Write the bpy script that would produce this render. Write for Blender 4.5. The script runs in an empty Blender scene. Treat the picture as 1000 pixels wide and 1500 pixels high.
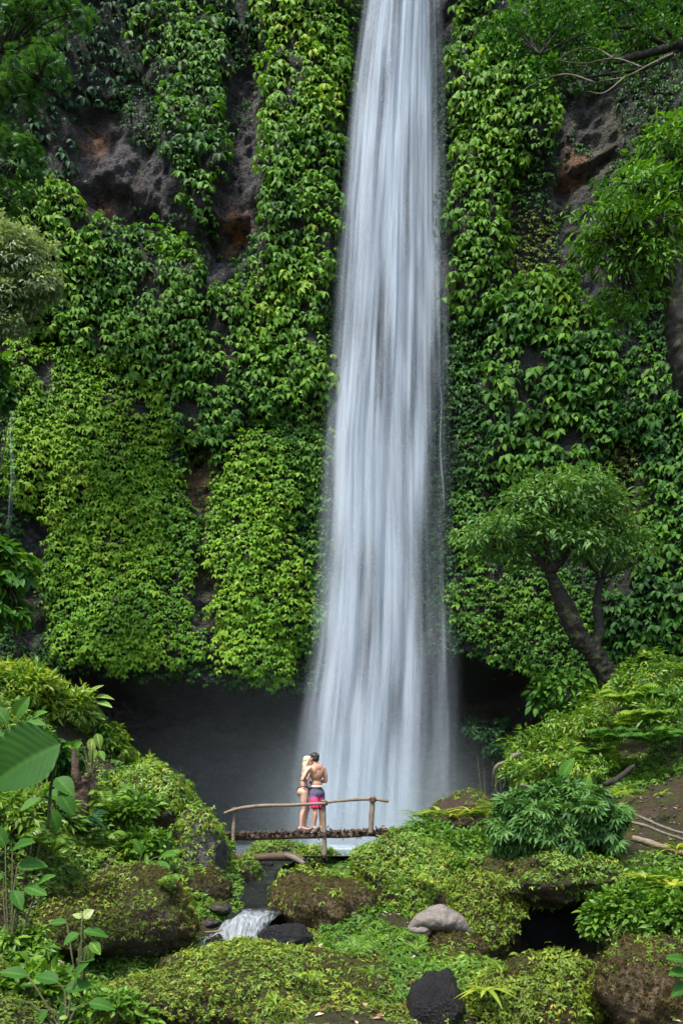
import bpy, bmesh, math
import numpy as np
from math import radians as rad

rng = np.random.default_rng(11)
scene = bpy.context.scene
COL = scene.collection
F_PX = 1200.0          # focal length in photo pixels, horizon at photo row 1200
EYE = 1200.0


def P(px, py, Y):
    return np.array([(px - 500.0) / F_PX * Y, Y, (EYE - py) / F_PX * Y])


# ------------------------------------------------------------------ noise
def _hash(ix, iy, iz):
    h = (ix.astype(np.int64) * 374761393 + iy.astype(np.int64) * 668265263 + iz.astype(np.int64) * 2147483647) & 0xFFFFFFFF
    h = ((h ^ (h >> 13)) * 1274126177) & 0xFFFFFFFF
    h = ((h ^ (h >> 16)) * 2246822519) & 0xFFFFFFFF
    h = h ^ (h >> 15)
    return (h & 0xFFFFFF) / float(0xFFFFFF) * 2 - 1


def vnoise(p):
    p = np.asarray(p, float)
    i = np.floor(p).astype(np.int64)
    f = p - i
    f = f * f * f * (f * (f * 6 - 15) + 10)
    x, y, z = i[..., 0], i[..., 1], i[..., 2]
    fx, fy, fz = f[..., 0], f[..., 1], f[..., 2]
    c = lambda a, b, d: _hash(x + a, y + b, z + d)
    l = lambda a, b, t: a + (b - a) * t
    return l(l(l(c(0, 0, 0), c(1, 0, 0), fx), l(c(0, 1, 0), c(1, 1, 0), fx), fy),
             l(l(c(0, 0, 1), c(1, 0, 1), fx), l(c(0, 1, 1), c(1, 1, 1), fx), fy), fz)


def fbm(p, octv=4, gain=0.5):
    p = np.asarray(p, float)
    s = 0
    a = 1.0
    for k in range(octv):
        s = s + a * vnoise(p + k * 17.3)
        p = p * 2.03
        a *= gain
    return s


def fb2(x, z, sx, sz, octv=3, seed=0.0):
    return fbm(np.stack([x * sx, z * sz, np.full_like(x, seed) + 0.37], -1), octv)


def unit(v):
    v = np.asarray(v, float)
    return v / (np.linalg.norm(v, axis=-1, keepdims=True) + 1e-9)


def smooth(a, b, x):
    t = np.clip((x - a) / (b - a), 0, 1)
    return t * t * (3 - 2 * t)


def in_poly(px, py, poly):
    poly = np.asarray(poly, float)
    ins = np.zeros(px.shape, bool)
    n = len(poly)
    for i in range(n):
        x0, y0 = poly[i]
        x1, y1 = poly[(i + 1) % n]
        if y0 == y1:
            continue
        c = ((y0 > py) != (y1 > py)) & (px < (x1 - x0) * (py - y0) / (y1 - y0) + x0)
        ins ^= c
    return ins


# ------------------------------------------------------------------ mesh helpers
def tag(o, label=None, cat=None, group=None, kind=None):
    if label: o['label'] = label
    if cat: o['category'] = cat
    if group: o['group'] = group
    if kind: o['kind'] = kind
    return o


def empty(name, loc, label=None, cat=None, group=None):
    o = bpy.data.objects.new(name, None)
    COL.objects.link(o)
    o.location = [float(c) for c in loc]
    o.empty_display_size = 0.1
    return tag(o, label, cat, group)


class MB:
    """collects vertex / face arrays with per-vertex attributes"""
    def __init__(self):
        self.V, self.F, self.T, self.n = [], [], [], 0

    def add(self, V, faces, tint=0.5):
        V = np.asarray(V, float)
        for f in faces:
            f = np.asarray(f, np.int64)
            if len(f):
                self.F.append(f + self.n)
        self.V.append(V)
        self.T.append(np.broadcast_to(np.asarray(tint, float), (len(V),)))
        self.n += len(V)

    def arrays(self):
        return np.concatenate(self.V), self.F, np.concatenate(self.T)

    def build(self, name, mat, parent=None, loc=None, flat=False, extra=None):
        V, F, T = self.arrays()
        return mesh_obj(name, V, F, mat, parent, loc, {'tint': T, **(extra or {})}, flat)


def mesh_obj(name, V, faces, mat, parent=None, loc=None, attrs=None, flat=False):
    V = np.asarray(V, float)
    if parent is not None:
        org = np.array(world_loc(parent))
    elif loc is not None:
        org = np.asarray(loc, float)
    else:
        org = np.zeros(3)
    me = bpy.data.meshes.new(name)
    V = (V - org).astype(np.float32)
    me.vertices.add(len(V))
    me.vertices.foreach_set('co', V.ravel())
    idx = np.concatenate([f.ravel() for f in faces]).astype(np.int32)
    tot = np.concatenate([np.full(len(f), f.shape[1], np.int32) for f in faces])
    me.loops.add(len(idx))
    me.loops.foreach_set('vertex_index', idx)
    me.polygons.add(len(tot))
    me.polygons.foreach_set('loop_start', np.concatenate([[0], np.cumsum(tot)[:-1]]).astype(np.int32))
    me.polygons.foreach_set('loop_total', tot)
    me.polygons.foreach_set('use_smooth', np.full(len(tot), not flat))
    for k, a in (attrs or {}).items():
        at = me.attributes.new(k, 'FLOAT', 'POINT')
        at.data.foreach_set('value', np.asarray(a, np.float32))
    me.update(calc_edges=True)
    me.validate()
    me.materials.append(mat)
    o = bpy.data.objects.new(name, me)
    COL.objects.link(o)
    if parent is not None:
        o.parent = parent
    else:
        o.location = [float(c) for c in org]
    return o


def world_loc(o):
    p = np.array(o.location)
    while o.parent is not None:
        o = o.parent
        p = p + np.array(o.location)
    return p


# ------------------------------------------------------------------ leaf templates (x across, y base->tip, z upper side)
def leaf5(w=0.28, droop=0.15, fold=0.06):
    V = np.array([[0, 0, 0], [-w, .42, fold - droop * .1], [w, .42, fold - droop * .1], [0, .45, -droop * .12], [0, 1, -droop]])
    F = np.array([[0, 2, 3], [0, 3, 1], [3, 2, 4], [1, 3, 4]])
    return V, [F]


def leafgrid(nu=3, nv=6, w=0.3, droop=0.25, fold=0.08, widest=0.4, wave=0.0, curl=0.0, nw=0, power=1.0):
    v = np.linspace(0, 1, nv)
    a = widest
    prof = np.where(v < a, np.sin(v / a * math.pi / 2) ** 0.75, np.cos((v - a) / (1 - a) * math.pi / 2) ** power)
    u = np.linspace(-1, 1, nu)
    U, W = np.meshgrid(u, v)
    PR = np.repeat(prof[:, None], nu, 1)
    X = U * w * PR
    Z = fold * np.abs(U) * PR - droop * W ** 2 - curl * (U ** 2) * PR
    if wave:
        Z = Z + wave * np.sin((W * 1.0 + np.abs(U) * -0.25) * 2 * math.pi * nw) * np.abs(U) ** 0.7 * PR
    V = np.stack([X, W, Z], -1).reshape(-1, 3)
    i = np.arange(nv - 1)[:, None] * nu + np.arange(nu - 1)[None]
    i = i.ravel()
    return V, [np.stack([i, i + 1, i + nu + 1, i + nu], -1)]


def compound(angles, leaf, pitch=0.0, lens=None, stalk=0.08):
    Vs, Fs, n = [], [], 0
    for k, a in enumerate(angles):
        V, F = leaf
        L = 1 if lens is None else lens[k]
        V = V * L
        c, s = math.cos(pitch), math.sin(pitch)
        V = V @ np.array([[1, 0, 0], [0, c, -s], [0, s, c]])    # tilt tip down
        V = V + [0, stalk, 0]
        t = math.radians(a)
        c, s = math.cos(t), math.sin(t)
        V = np.stack([V[:, 0] * c + V[:, 1] * s, -V[:, 0] * s + V[:, 1] * c, V[:, 2]], -1)
        Vs.append(V)
        Fs.append([f + n for f in F])
        n += len(V)
    out = [np.concatenate(fs) for fs in zip(*Fs)]
    return np.concatenate(Vs), out


def scatter(mb, tmpl, pos, d, nrm, size, tint):
    """place template copies: d = leaf axis, nrm = upper side"""
    V, F = tmpl
    pos = np.asarray(pos, float)
    N = len(pos)
    if N == 0: return
    d = unit(d)
    x = unit(np.cross(d, nrm))
    z = np.cross(x, d)
    size = np.broadcast_to(np.asarray(size, float), (N,))
    W = (x[:, None] * V[None, :, 0:1] + d[:, None] * V[None, :, 1:2] + z[:, None] * V[None, :, 2:3]) * size[:, None, None] + pos[:, None]
    nv = len(V)
    off = (np.arange(N) * nv)[:, None, None]
    faces = [(f[None] + off).reshape(-1, f.shape[1]) for f in F]
    tint = np.broadcast_to(np.asarray(tint, float), (N,))
    mb.add(W.reshape(-1, 3), faces, np.repeat(tint, nv))


def catmull(pts, n=6):
    pts = np.asarray(pts, float)
    if len(pts) < 3:
        t = np.linspace(0, 1, n + 1)[:, None]
        return pts[0] * (1 - t) + pts[-1] * t
    e = np.concatenate([[2 * pts[0] - pts[1]], pts, [2 * pts[-1] - pts[-2]]])
    out = []
    for i in range(1, len(e) - 2):
        t = np.linspace(0, 1, n, endpoint=False)[:, None]
        a, b, c, d = e[i - 1], e[i], e[i + 1], e[i + 2]
        out.append(0.5 * (2 * b + (c - a) * t + (2 * a - 5 * b + 4 * c - d) * t ** 2 + (3 * b - a - 3 * c + d) * t ** 3))
    out.append(pts[-1:])
    return np.concatenate(out)


def tube(mb, pts, radii, seg=8, n=6, rough=0.0, tint=0.5, flat=1.0, fine=0.0):
    """radii: one per control point; closed ends"""
    k = len(pts)
    C = catmull(pts, n)
    r = np.interp(np.linspace(0, k - 1, len(C)), np.arange(k), radii)
    T = unit(np.gradient(C, axis=0))
    up = np.array([0, 0, 1.0]) if abs(T[0][2]) < 0.9 else np.array([0, 1.0, 0])
    A = [unit(np.cross(T[0], up))]
    for t in T[1:]:
        a = A[-1] - t * np.dot(A[-1], t)
        A.append(unit(a))
    A = np.array(A)
    B = np.cross(T, A)
    th = np.arange(seg) / seg * 2 * math.pi
    R = r[:, None] * np.ones(seg)
    ring = C[:, None] + R[..., None] * (A[:, None] * np.cos(th)[None, :, None] + B[:, None] * np.sin(th)[None, :, None] * flat)
    if rough:
        q = ring.reshape(-1, 3)
        nz = fbm(q / max(1e-3, rough * 6), 3).reshape(R.shape)
        ring = C[:, None] + (ring - C[:, None]) * (1 + 0.22 * nz[..., None])
    if fine:
        q = ring.reshape(-1, 3)
        nz = (np.abs(fbm(q / fine, 4)) - .35).reshape(R.shape)
        ring = C[:, None] + (ring - C[:, None]) * (1 + .28 * nz[..., None])
    m = len(C)
    V = ring.reshape(-1, 3)
    i = (np.arange(m - 1)[:, None] * seg + np.arange(seg)[None])
    j = (np.arange(m - 1)[:, None] * seg + (np.arange(seg)[None] + 1) % seg)
    F = np.stack([i, j, j + seg, i + seg], -1).reshape(-1, 4)
    c0, c1 = len(V), len(V) + 1
    V = np.concatenate([V, C[:1], C[-1:]])
    a = np.arange(seg)
    b = (a + 1) % seg
    cap = np.concatenate([np.stack([b, a, np.full(seg, c0)], -1), np.stack([a + (m - 1) * seg, b + (m - 1) * seg, np.full(seg, c1)], -1)])
    mb.add(V, [F, cap], tint)


def ico(sub):
    bm = bmesh.new()
    bmesh.ops.create_icosphere(bm, subdivisions=sub, radius=1)
    V = np.array([v.co[:] for v in bm.verts])
    F = np.array([[v.index for v in f.verts] for f in bm.faces])
    bm.free()
    return V, F


ICO5, ICO4, ICO3 = ico(5), ico(4), ico(3)


def tri_sample(V, F, n, r=None):
    r = r or rng
    a, b, c = V[F[:, 0]], V[F[:, 1]], V[F[:, 2]]
    cr = np.cross(b - a, c - a)
    ar = np.linalg.norm(cr, axis=1)
    k = r.choice(len(F), n, p=ar / ar.sum())
    u, v = r.random(n), r.random(n)
    m = u + v > 1
    u[m], v[m] = 1 - u[m], 1 - v[m]
    return a[k] + (b[k] - a[k]) * u[:, None] + (c[k] - a[k]) * v[:, None], unit(cr[k])


# ------------------------------------------------------------------ materials
def new_mat(name):
    m = bpy.data.materials.new(name)
    m.use_nodes = True
    nt = m.node_tree
    nt.nodes.clear()
    out = nt.nodes.new('ShaderNodeOutputMaterial')
    return m, nt, out


class NT:
    def __init__(s, nt): s.nt = nt
    def n(s, typ, **kw):
        nd = s.nt.nodes.new(typ)
        for k, v in kw.items():
            if k.startswith('i_'):
                key = k[2:].replace('_', ' ')
                nd.inputs[key].default_value = v
            else:
                setattr(nd, k, v)
        return nd
    def l(s, a, b): s.nt.links.new(a, b)
    def noise(s, scale, detail=4, vec=None, rough=0.6):
        nd = s.n('ShaderNodeTexNoise')
        nd.inputs['Scale'].default_value = scale
        nd.inputs['Detail'].default_value = detail
        nd.inputs['Roughness'].default_value = rough
        if vec is not None: s.l(vec, nd.inputs['Vector'])
        return nd.outputs['Fac']
    def ramp(s, fac, stops, interp='LINEAR'):
        nd = s.n('ShaderNodeValToRGB')
        nd.color_ramp.interpolation = interp
        el = nd.color_ramp.elements
        while len(el) < len(stops): el.new(0.5)
        for e, (p, c) in zip(el, stops):
            e.position = p
            e.color = (*c, 1) if len(c) == 3 else c
        s.l(fac, nd.inputs['Fac'])
        return nd.outputs['Color']
    def mixc(s, fac, a, b, mode='MIX'):
        nd = s.n('ShaderNodeMix', data_type='RGBA', blend_type=mode)
        for sock, v in ((nd.inputs[0], fac), (nd.inputs[6], a), (nd.inputs[7], b)):
            if hasattr(v, 'is_output'): s.l(v, sock)
            elif isinstance(v, (int, float)): sock.default_value = v
            else: sock.default_value = (*v, 1)
        return nd.outputs[2]
    def math(s, op, a, b=0.0, clamp=False):
        nd = s.n('ShaderNodeMath', operation=op, use_clamp=clamp)
        for sock, v in ((nd.inputs[0], a), (nd.inputs[1], b)):
            if hasattr(v, 'is_output'): s.l(v, sock)
            else: sock.default_value = v
        return nd.outputs[0]
    def rng(s, v, a, b, c=0.0, d=1.0):
        nd = s.n('ShaderNodeMapRange', clamp=True, interpolation_type='SMOOTHSTEP')
        s.l(v, nd.inputs[0])
        for i, x in enumerate((a, b, c, d)): nd.inputs[i + 1].default_value = x
        return nd.outputs[0]
    def attr(s, name):
        return s.n('ShaderNodeAttribute', attribute_name=name).outputs['Fac']
    def pos(s):
        return s.n('ShaderNodeNewGeometry').outputs['Position']
    def bump(s, h, dist, strength=1.0, normal=None):
        nd = s.n('ShaderNodeBump')
        nd.inputs['Distance'].default_value = dist
        nd.inputs['Strength'].default_value = strength
        s.l(h, nd.inputs['Height'])
        if normal is not None: s.l(normal, nd.inputs['Normal'])
        return nd.outputs['Normal']
    def bsdf(s, color, rough=0.6, normal=None, spec=0.5):
        nd = s.n('ShaderNodeBsdfPrincipled')
        for sock, v in (('Base Color', color), ('Roughness', rough), ('Specular IOR Level', spec)):
            if hasattr(v, 'is_output'): s.l(v, nd.inputs[sock])
            elif isinstance(v, (int, float)): nd.inputs[sock].default_value = v
            else: nd.inputs[sock].default_value = (*v, 1)
        if normal is not None: s.l(normal, nd.inputs['Normal'])
        return nd


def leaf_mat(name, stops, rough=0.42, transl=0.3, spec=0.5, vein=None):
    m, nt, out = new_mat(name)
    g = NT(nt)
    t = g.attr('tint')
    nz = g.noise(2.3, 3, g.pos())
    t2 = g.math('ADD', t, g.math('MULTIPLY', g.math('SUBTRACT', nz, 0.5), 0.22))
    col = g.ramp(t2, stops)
    b = g.bsdf(col, rough, spec=spec)
    tr = g.n('ShaderNodeBsdfTranslucent')
    tc = g.mixc(1.0, col, (1.25, 1.3, 0.55), 'MULTIPLY')
    g.l(tc, tr.inputs['Color'])
    mx = g.n('ShaderNodeMixShader')
    mx.inputs[0].default_value = transl
    g.l(b.outputs[0], mx.inputs[1]); g.l(tr.outputs[0], mx.inputs[2])
    g.l(mx.outputs[0], out.inputs['Surface'])
    return m


G_CLIFF = [(0, (.010, .036, .010)), (.35, (.024, .09, .012)), (.65, (.08, .19, .016)), (.85, (.125, .265, .02)), (1, (.24, .32, .03))]
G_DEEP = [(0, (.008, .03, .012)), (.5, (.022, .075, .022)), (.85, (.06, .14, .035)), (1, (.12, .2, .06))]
G_LIME = [(0, (.02, .055, .010)), (.35, (.06, .15, .014)), (.65, (.14, .25, .018)), (.88, (.27, .32, .02)), (1, (.36, .33, .04))]
G_MOSS = [(0, (.03, .045, .012)), (.4, (.08, .12, .014)), (.7, (.135, .205, .016)), (1, (.26, .29, .025))]
G_PALE = [(0, (.04, .075, .035)), (.5, (.15, .21, .10)), (1, (.30, .36, .18))]
M = {}
G_BROWN = [(0, (.018, .013, .007)), (.4, (.055, .042, .014)), (.7, (.12, .095, .022)), (.9, (.2, .12, .03)), (1, (.3, .16, .03))]
G_HERB = [(0, (.015, .06, .012)), (.4, (.055, .14, .011)), (.75, (.12, .235, .017)), (1, (.19, .33, .04))]
G_CARPET = [(0, (.015, .05, .008)), (.35, (.045, .13, .011)), (.65, (.092, .21, .012)), (.9, (.16, .285, .016)), (1, (.20, .31, .03))]
M['carpet_leaf'] = leaf_mat('carpet_leaf', G_CARPET, .6, .3, .2)
M['brown_moss'] = leaf_mat('brown_moss', G_BROWN, .8, .2, .1)
M['herb_leaf'] = leaf_mat('herb_leaf', G_HERB, .45, .32, .35)
M['cliff_leaf'] = leaf_mat('cliff_leaf', G_CLIFF, .55, .32, .2)
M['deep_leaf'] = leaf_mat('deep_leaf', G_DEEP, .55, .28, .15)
M['lime_leaf'] = leaf_mat('lime_leaf', G_LIME, .48, .35)
M['moss_leaf'] = leaf_mat('moss_leaf', G_MOSS, .6, .3, .3)
M['pale_leaf'] = leaf_mat('pale_leaf', G_PALE, .55, .3, .4)
M['broad_leaf'] = leaf_mat('broad_leaf', [(0, (.010, .04, .010)), (.5, (.038, .118, .014)), (.8, (.085, .20, .022)), (.95, (.26, .33, .07)), (1, (.45, .47, .36))], .55, .32, .15)
M['fresh_leaf'] = leaf_mat('fresh_leaf', [(0, (.015, .05, .017)), (.5, (.048, .13, .028)), (.85, (.105, .215, .045)), (1, (.16, .27, .08))], .52, .3, .25)
M['strap_leaf'] = leaf_mat('strap_leaf', [(0, (.03, .09, .012)), (.5, (.10, .21, .018)), (.8, (.27, .33, .03)), (1, (.42, .38, .06))], .4, .3)


def rock_mat(name, dark, light, stain=None, moss=0.0, mosscol=(.07, .085, .012), rough=.75, bumpd=.09, scale=1.0, spec=.3):
    m, nt, out = new_mat(name)
    g = NT(nt)
    p = g.pos()
    n1 = g.noise(1.1 * scale, 8, p, .65)
    n2 = g.noise(6.0 * scale, 8, p, .7)
    n3 = g.noise(30.0 * scale, 4, p, .6)
    col = g.ramp(n2, [(.3, dark), (.62, light), (.8, tuple(min(1, c * 1.7) for c in light))])
    if stain:
        col = g.mixc(g.math('MULTIPLY', g.rng(n1, .5, .68), .8), col, stain)
    vor = g.n('ShaderNodeTexVoronoi', feature='F1')
    vor.inputs['Scale'].default_value = 16 * scale
    g.l(p, vor.inputs['Vector'])
    h = g.math('ADD', g.math('MULTIPLY', n2, 1.0), g.math('MULTIPLY', n3, .35))
    h = g.math('ADD', h, g.math('MULTIPLY', vor.outputs['Distance'], .3))
    if moss:
        nrm = g.n('ShaderNodeNewGeometry').outputs['Normal']
        sx = g.n('ShaderNodeSeparateXYZ'); g.l(nrm, sx.inputs[0])
        f = g.math('ADD', g.math('MULTIPLY', sx.outputs['Z'], .45), g.math('ADD', g.math('MULTIPLY', n1, .9), g.math('MULTIPLY', n2, .6)))
        f = g.rng(f, 1.15 - moss * .6, 1.4 - moss * .6)
        mc = g.mixc(g.rng(n3, .35, .65), tuple(c * .55 for c in mosscol), mosscol)
        mc = g.mixc(g.math('MULTIPLY', g.rng(n1, .55, .7), .6), mc, (.10, .055, .015))
        col = g.mixc(f, col, mc)
        h = g.math('ADD', h, g.math('MULTIPLY', g.math('MULTIPLY', f, n3), 1.2))
    if stain == 'x': pass
    nb = g.bump(h, bumpd, 1.0)
    b = g.bsdf(col, rough, nb, spec)
    g.l(b.outputs[0], out.inputs['Surface'])
    return m


M['moss_rock'] = rock_mat('moss_rock', (.025, .02, .016), (.085, .065, .045), moss=.75)
M['brown_rock'] = rock_mat('brown_rock', (.05, .036, .022), (.15, .105, .06), moss=.35, mosscol=(.09, .085, .02))
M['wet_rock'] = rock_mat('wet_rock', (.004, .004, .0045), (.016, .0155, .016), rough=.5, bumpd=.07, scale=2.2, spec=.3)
M['grey_rock'] = rock_mat('grey_rock', (.03, .028, .025), (.11, .10, .09), moss=.5)
M['soil'] = rock_mat('soil', (.014, .009, .006), (.062, .04, .025), stain=(.085, .058, .034), moss=.22, scale=1.8, bumpd=.06)


def cliff_material():
    m, nt, out = new_mat('cliff_rock')
    g = NT(nt)
    p = g.pos()
    n1 = g.noise(.7, 8, p, .65); n2 = g.noise(3.5, 9, p, .72); n3 = g.noise(16, 8, p, .8)
    col = g.ramp(g.math('ADD', g.math('MULTIPLY', n2, .6), g.math('MULTIPLY', n3, .4)), [(.38, (.006, .006, .0065)), (.5, (.028, .026, .028)), (.6, (.085, .08, .083)), (.68, (.2, .19, .19))])
    col = g.mixc(g.math('MULTIPLY', g.rng(n1, .48, .66), .65), col, g.mixc(n3, (.014, .010, .008), (.06, .042, .034)))
    och = g.math('MULTIPLY', g.math('MULTIPLY', g.attr('ochre'), .95), g.rng(n2, .42, .54))
    col = g.mixc(och, col, g.ramp(n3, [(.35, (.09, .038, .016)), (.6, (.36, .15, .05))]))
    mo = g.math('MULTIPLY', g.attr('moss'), g.rng(n2, .35, .6))
    col = g.mixc(mo, col, g.ramp(n3, [(.3, (.02, .028, .006)), (.65, (.085, .085, .014))]))
    wet = g.attr('wet')
    col = g.mixc(g.math('MULTIPLY', g.attr('gap_shade'), .9), col, g.ramp(n3, [(.35, (.003, .004, .002)), (.65, (.010, .013, .005))]))  # near black under the vines: shade of the leaf gaps put into the colour
    vor = g.n('ShaderNodeTexVoronoi', feature='F1'); vor.inputs['Scale'].default_value = 11
    g.l(p, vor.inputs['Vector'])
    h = g.math('ADD', g.math('ADD', n2, g.math('MULTIPLY', n3, .4)), g.math('MULTIPLY', vor.outputs['Distance'], .35))
    r = g.math('SUBTRACT', .8, g.math('MULTIPLY', wet, .45))
    col = g.mixc(g.math('MULTIPLY', wet, .5), col, (.015, .019, .017))
    b = g.bsdf(col, r, g.bump(h, .22), .45)
    g.l(b.outputs[0], out.inputs['Surface'])
    return m


M['cliff'] = cliff_material()


def bark_mat(name, dark, light, moss=0.0, scale=1.0):
    m, nt, out = new_mat(name)
    g = NT(nt)
    p = g.pos()
    n1 = g.noise(5 * scale, 6, p, .65); n2 = g.noise(35 * scale, 5, p, .7)
    col = g.ramp(n2, [(.3, dark), (.7, light)])
    col = g.mixc(g.rng(n1, .45, .7), col, tuple(.5 * (a + b) * .75 for a, b in zip(dark, light)))
    if moss:
        col = g.mixc(g.math('MULTIPLY', g.rng(n1, .52, .62), moss), col, (.06, .085, .02))
    h = g.math('ADD', n1, g.math('MULTIPLY', n2, .6))
    b = g.bsdf(col, .75, g.bump(h, .025 / scale), .35)
    g.l(b.outputs[0], out.inputs['Surface'])
    return m


M['bark'] = bark_mat('bark', (.005, .004, .003), (.026, .019, .013), .6)
M['stem'] = bark_mat('stem', (.03, .04, .012), (.09, .10, .03))
M['twig'] = bark_mat('twig', (.07, .06, .045), (.21, .18, .14))
M['pole'] = bark_mat('pole', (.075, .052, .035), (.30, .235, .17), .35, 1.5)
M['deck'] = bark_mat('deck', (.022, .015, .010), (.13, .08, .05), .3, 1.2)
M['drift'] = bark_mat('drift', (.05, .042, .036), (.25, .215, .185), 0, 1.6)


def simple_mat(name, col, rough=.55, spec=.4, noise=.12, sc=25):
    m, nt, out = new_mat(name)
    g = NT(nt)
    n = g.noise(sc, 4, g.pos())
    c = g.mixc(n, tuple(x * (1 - noise) for x in col), tuple(min(1, x * (1 + noise)) for x in col))
    b = g.bsdf(c, rough, None, spec)
    g.l(b.outputs[0], out.inputs['Surface'])
    return m


# ------------------------------------------------------------------ regions on the cliff, outlined in the photograph's pixels
YC = 26.0
REG = {}   # name -> dict, later entries win


def region(key, poly, **kw):
    REG[key] = dict(poly=poly, **kw)


W_T3 = compound([-66, 0, 66], leaf5(.30, .3, .07), pitch=.35)
W_T5 = compound([-82, -5, 76], leafgrid(3, 4, .31, .42, .12, .5), pitch=.3)
W_T4 = compound([-95, -35, 28, 90], leafgrid(3, 4, .27, .42, .12, .5), pitch=.3)
W_T1 = compound([0], leafgrid(3, 4, .3, .3, .1, .4), pitch=.3)
# vines: tm template, size m, dens clusters per m2, bulge m, tint mean
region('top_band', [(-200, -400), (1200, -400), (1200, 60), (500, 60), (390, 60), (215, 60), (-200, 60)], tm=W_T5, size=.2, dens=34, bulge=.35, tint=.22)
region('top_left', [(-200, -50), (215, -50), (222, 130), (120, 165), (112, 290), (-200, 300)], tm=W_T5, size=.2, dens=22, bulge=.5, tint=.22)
region('curtain_b', [(205, 25), (332, 20), (335, 170), (328, 260), (322, 345), (292, 340), (262, 285), (250, 200), (222, 130)], tm=W_T5, size=.20, dens=44, bulge=.8, tint=.47)
region('column_a', [(388, 20), (500, -20), (512, 60), (500, 300), (488, 470), (440, 490), (398, 440), (396, 300), (402, 180)], tm=W_T5, size=.19, dens=66, bulge=.9, tint=.64)
region('tiny_a', [(505, -60), (560, -60), (528, 140), (514, 300), (503, 450), (490, 640), (462, 640), (484, 450), (498, 260)], tm=W_T3, size=.10, dens=150, bulge=.3, tint=.34)
region('band_d', [(38, 300), (112, 287), (150, 345), (262, 355), (308, 390), (312, 465), (405, 445), (480, 480), (480, 600), (350, 625), (330, 685), (262, 695), (240, 600), (190, 545), (110, 545), (62, 480)], tm=W_T5, size=.192, dens=62, bulge=.9, tint=.57)
region('carpet_e', [(30, 520), (112, 540), (190, 530), (245, 600), (250, 690), (245, 760), (256, 880), (262, 985), (200, 995), (80, 968), (70, 930), (77, 750), (60, 730), (32, 745)], tm=W_T3, size=.15, dens=135, bulge=.75, tint=.72)
region('carpet_f', [(340, 670), (400, 630), (442, 690), (432, 800), (447, 960), (420, 1005), (330, 995), (313, 965), (332, 880), (303, 830), (320, 720)], tm=W_T3, size=.15, dens=135, bulge=.7, tint=.76)
region('side_g', [(350, 620), (480, 600), (482, 700), (474, 965), (445, 960), (430, 800), (440, 700), (400, 630)], tm=W_T3, size=.15, dens=105, bulge=.35, tint=.56)
region('strip_h', [(236, 682), (277, 692), (280, 810), (272, 855), (244, 858)], tm=W_T3, size=.15, dens=120, bulge=.5, tint=.62)
region('strip_i', [(282, 748), (302, 770), (296, 890), (308, 965), (258, 978), (256, 885), (276, 880)], tm=W_T3, size=.15, dens=110, bulge=.45, tint=.55)
region('column_r', [(645, -30), (760, -30), (800, 170), (792, 225), (742, 280), (722, 330), (722, 480), (662, 480), (655, 300)], tm=W_T5, size=.205, dens=58, bulge=.8, tint=.57)
region('tiny_r', [(590, 380), (640, 60), (664, 60), (664, 480), (672, 700), (665, 975), (590, 975)], tm=W_T3, size=.11, dens=120, bulge=.15, tint=.3)
region('moss_r', [(728, 300), (800, 330), (822, 450), (722, 470)], tm=W_T3, size=.10, dens=70, bulge=.1, tint=.5)
region('bulge_j', [(722, 490), (740, 445), (830, 440), (862, 500), (875, 640), (852, 730), (722, 720), (704, 640)], tm=W_T5, size=.23, dens=56, bulge=1.1, tint=.54)
region('side_k', [(662, 480), (722, 480), (704, 640), (722, 720), (770, 800), (720, 860), (668, 955), (664, 800)], tm=W_T3, size=.15, dens=100, bulge=.4, tint=.36)
region('side_m', [(856, 390), (960, 375), (1200, 470), (1200, 570), (930, 640), (872, 650), (860, 500)], tm=W_T5, size=.16, dens=75, bulge=.5, tint=.4)
region('moss_m', [(868, 660), (930, 640), (935, 800), (880, 820)], tm=W_T3, size=.10, dens=80, bulge=.1, tint=.52)
region('side_n', [(930, 560), (1200, 540), (1200, 990), (890, 1000), (860, 900), (925, 800)], tm=W_T5, size=.22, dens=54, bulge=.8, tint=.42)
region('low_q', [(664, 950), (690, 850), (820, 830), (880, 940), (880, 1010), (800, 1040), (765, 990), (722, 972)], tm=W_T3, size=.13, dens=110, bulge=.4, tint=.42)
BARE = {
    'r1': [(108, 168), (175, 158), (220, 215), (250, 260), (262, 290), (292, 340), (312, 350), (310, 385), (270, 362), (215, 352), (150, 347), (112, 282)],
    'r2': [(335, 95), (390, 90), (398, 200), (400, 345), (372, 365), (352, 440), (318, 470), (306, 390), (318, 345), (335, 250), (332, 170)],
    'r3': [(272, 655), (322, 650), (324, 730), (306, 830), (332, 880), (315, 965), (303, 955), (296, 880), (302, 770), (285, 748), (275, 730)],
    'r4': [(38, 745), (77, 752), (70, 930), (38, 965)],
    'r5': [(800, 165), (892, 130), (897, 240), (862, 300), (887, 330), (885, 440), (850, 490), (825, 470), (815, 380), (800, 300)],
    'r7': [(528, -100), (660, -100), (652, 330), (640, 700), (590, 980), (500, 980), (505, 500)],
    'r8': [(634, 380), (658, 400), (662, 640), (640, 660)],
}
LIP = [(-300, 1010), (60, 990), (130, 985), (200, 1003), (290, 1000), (330, 1008), (420, 1022), (470, 1010), (560, 985), (660, 955), (720, 975), (775, 990), (800, 1040), (900, 1060), (1300, 1060)]

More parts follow.
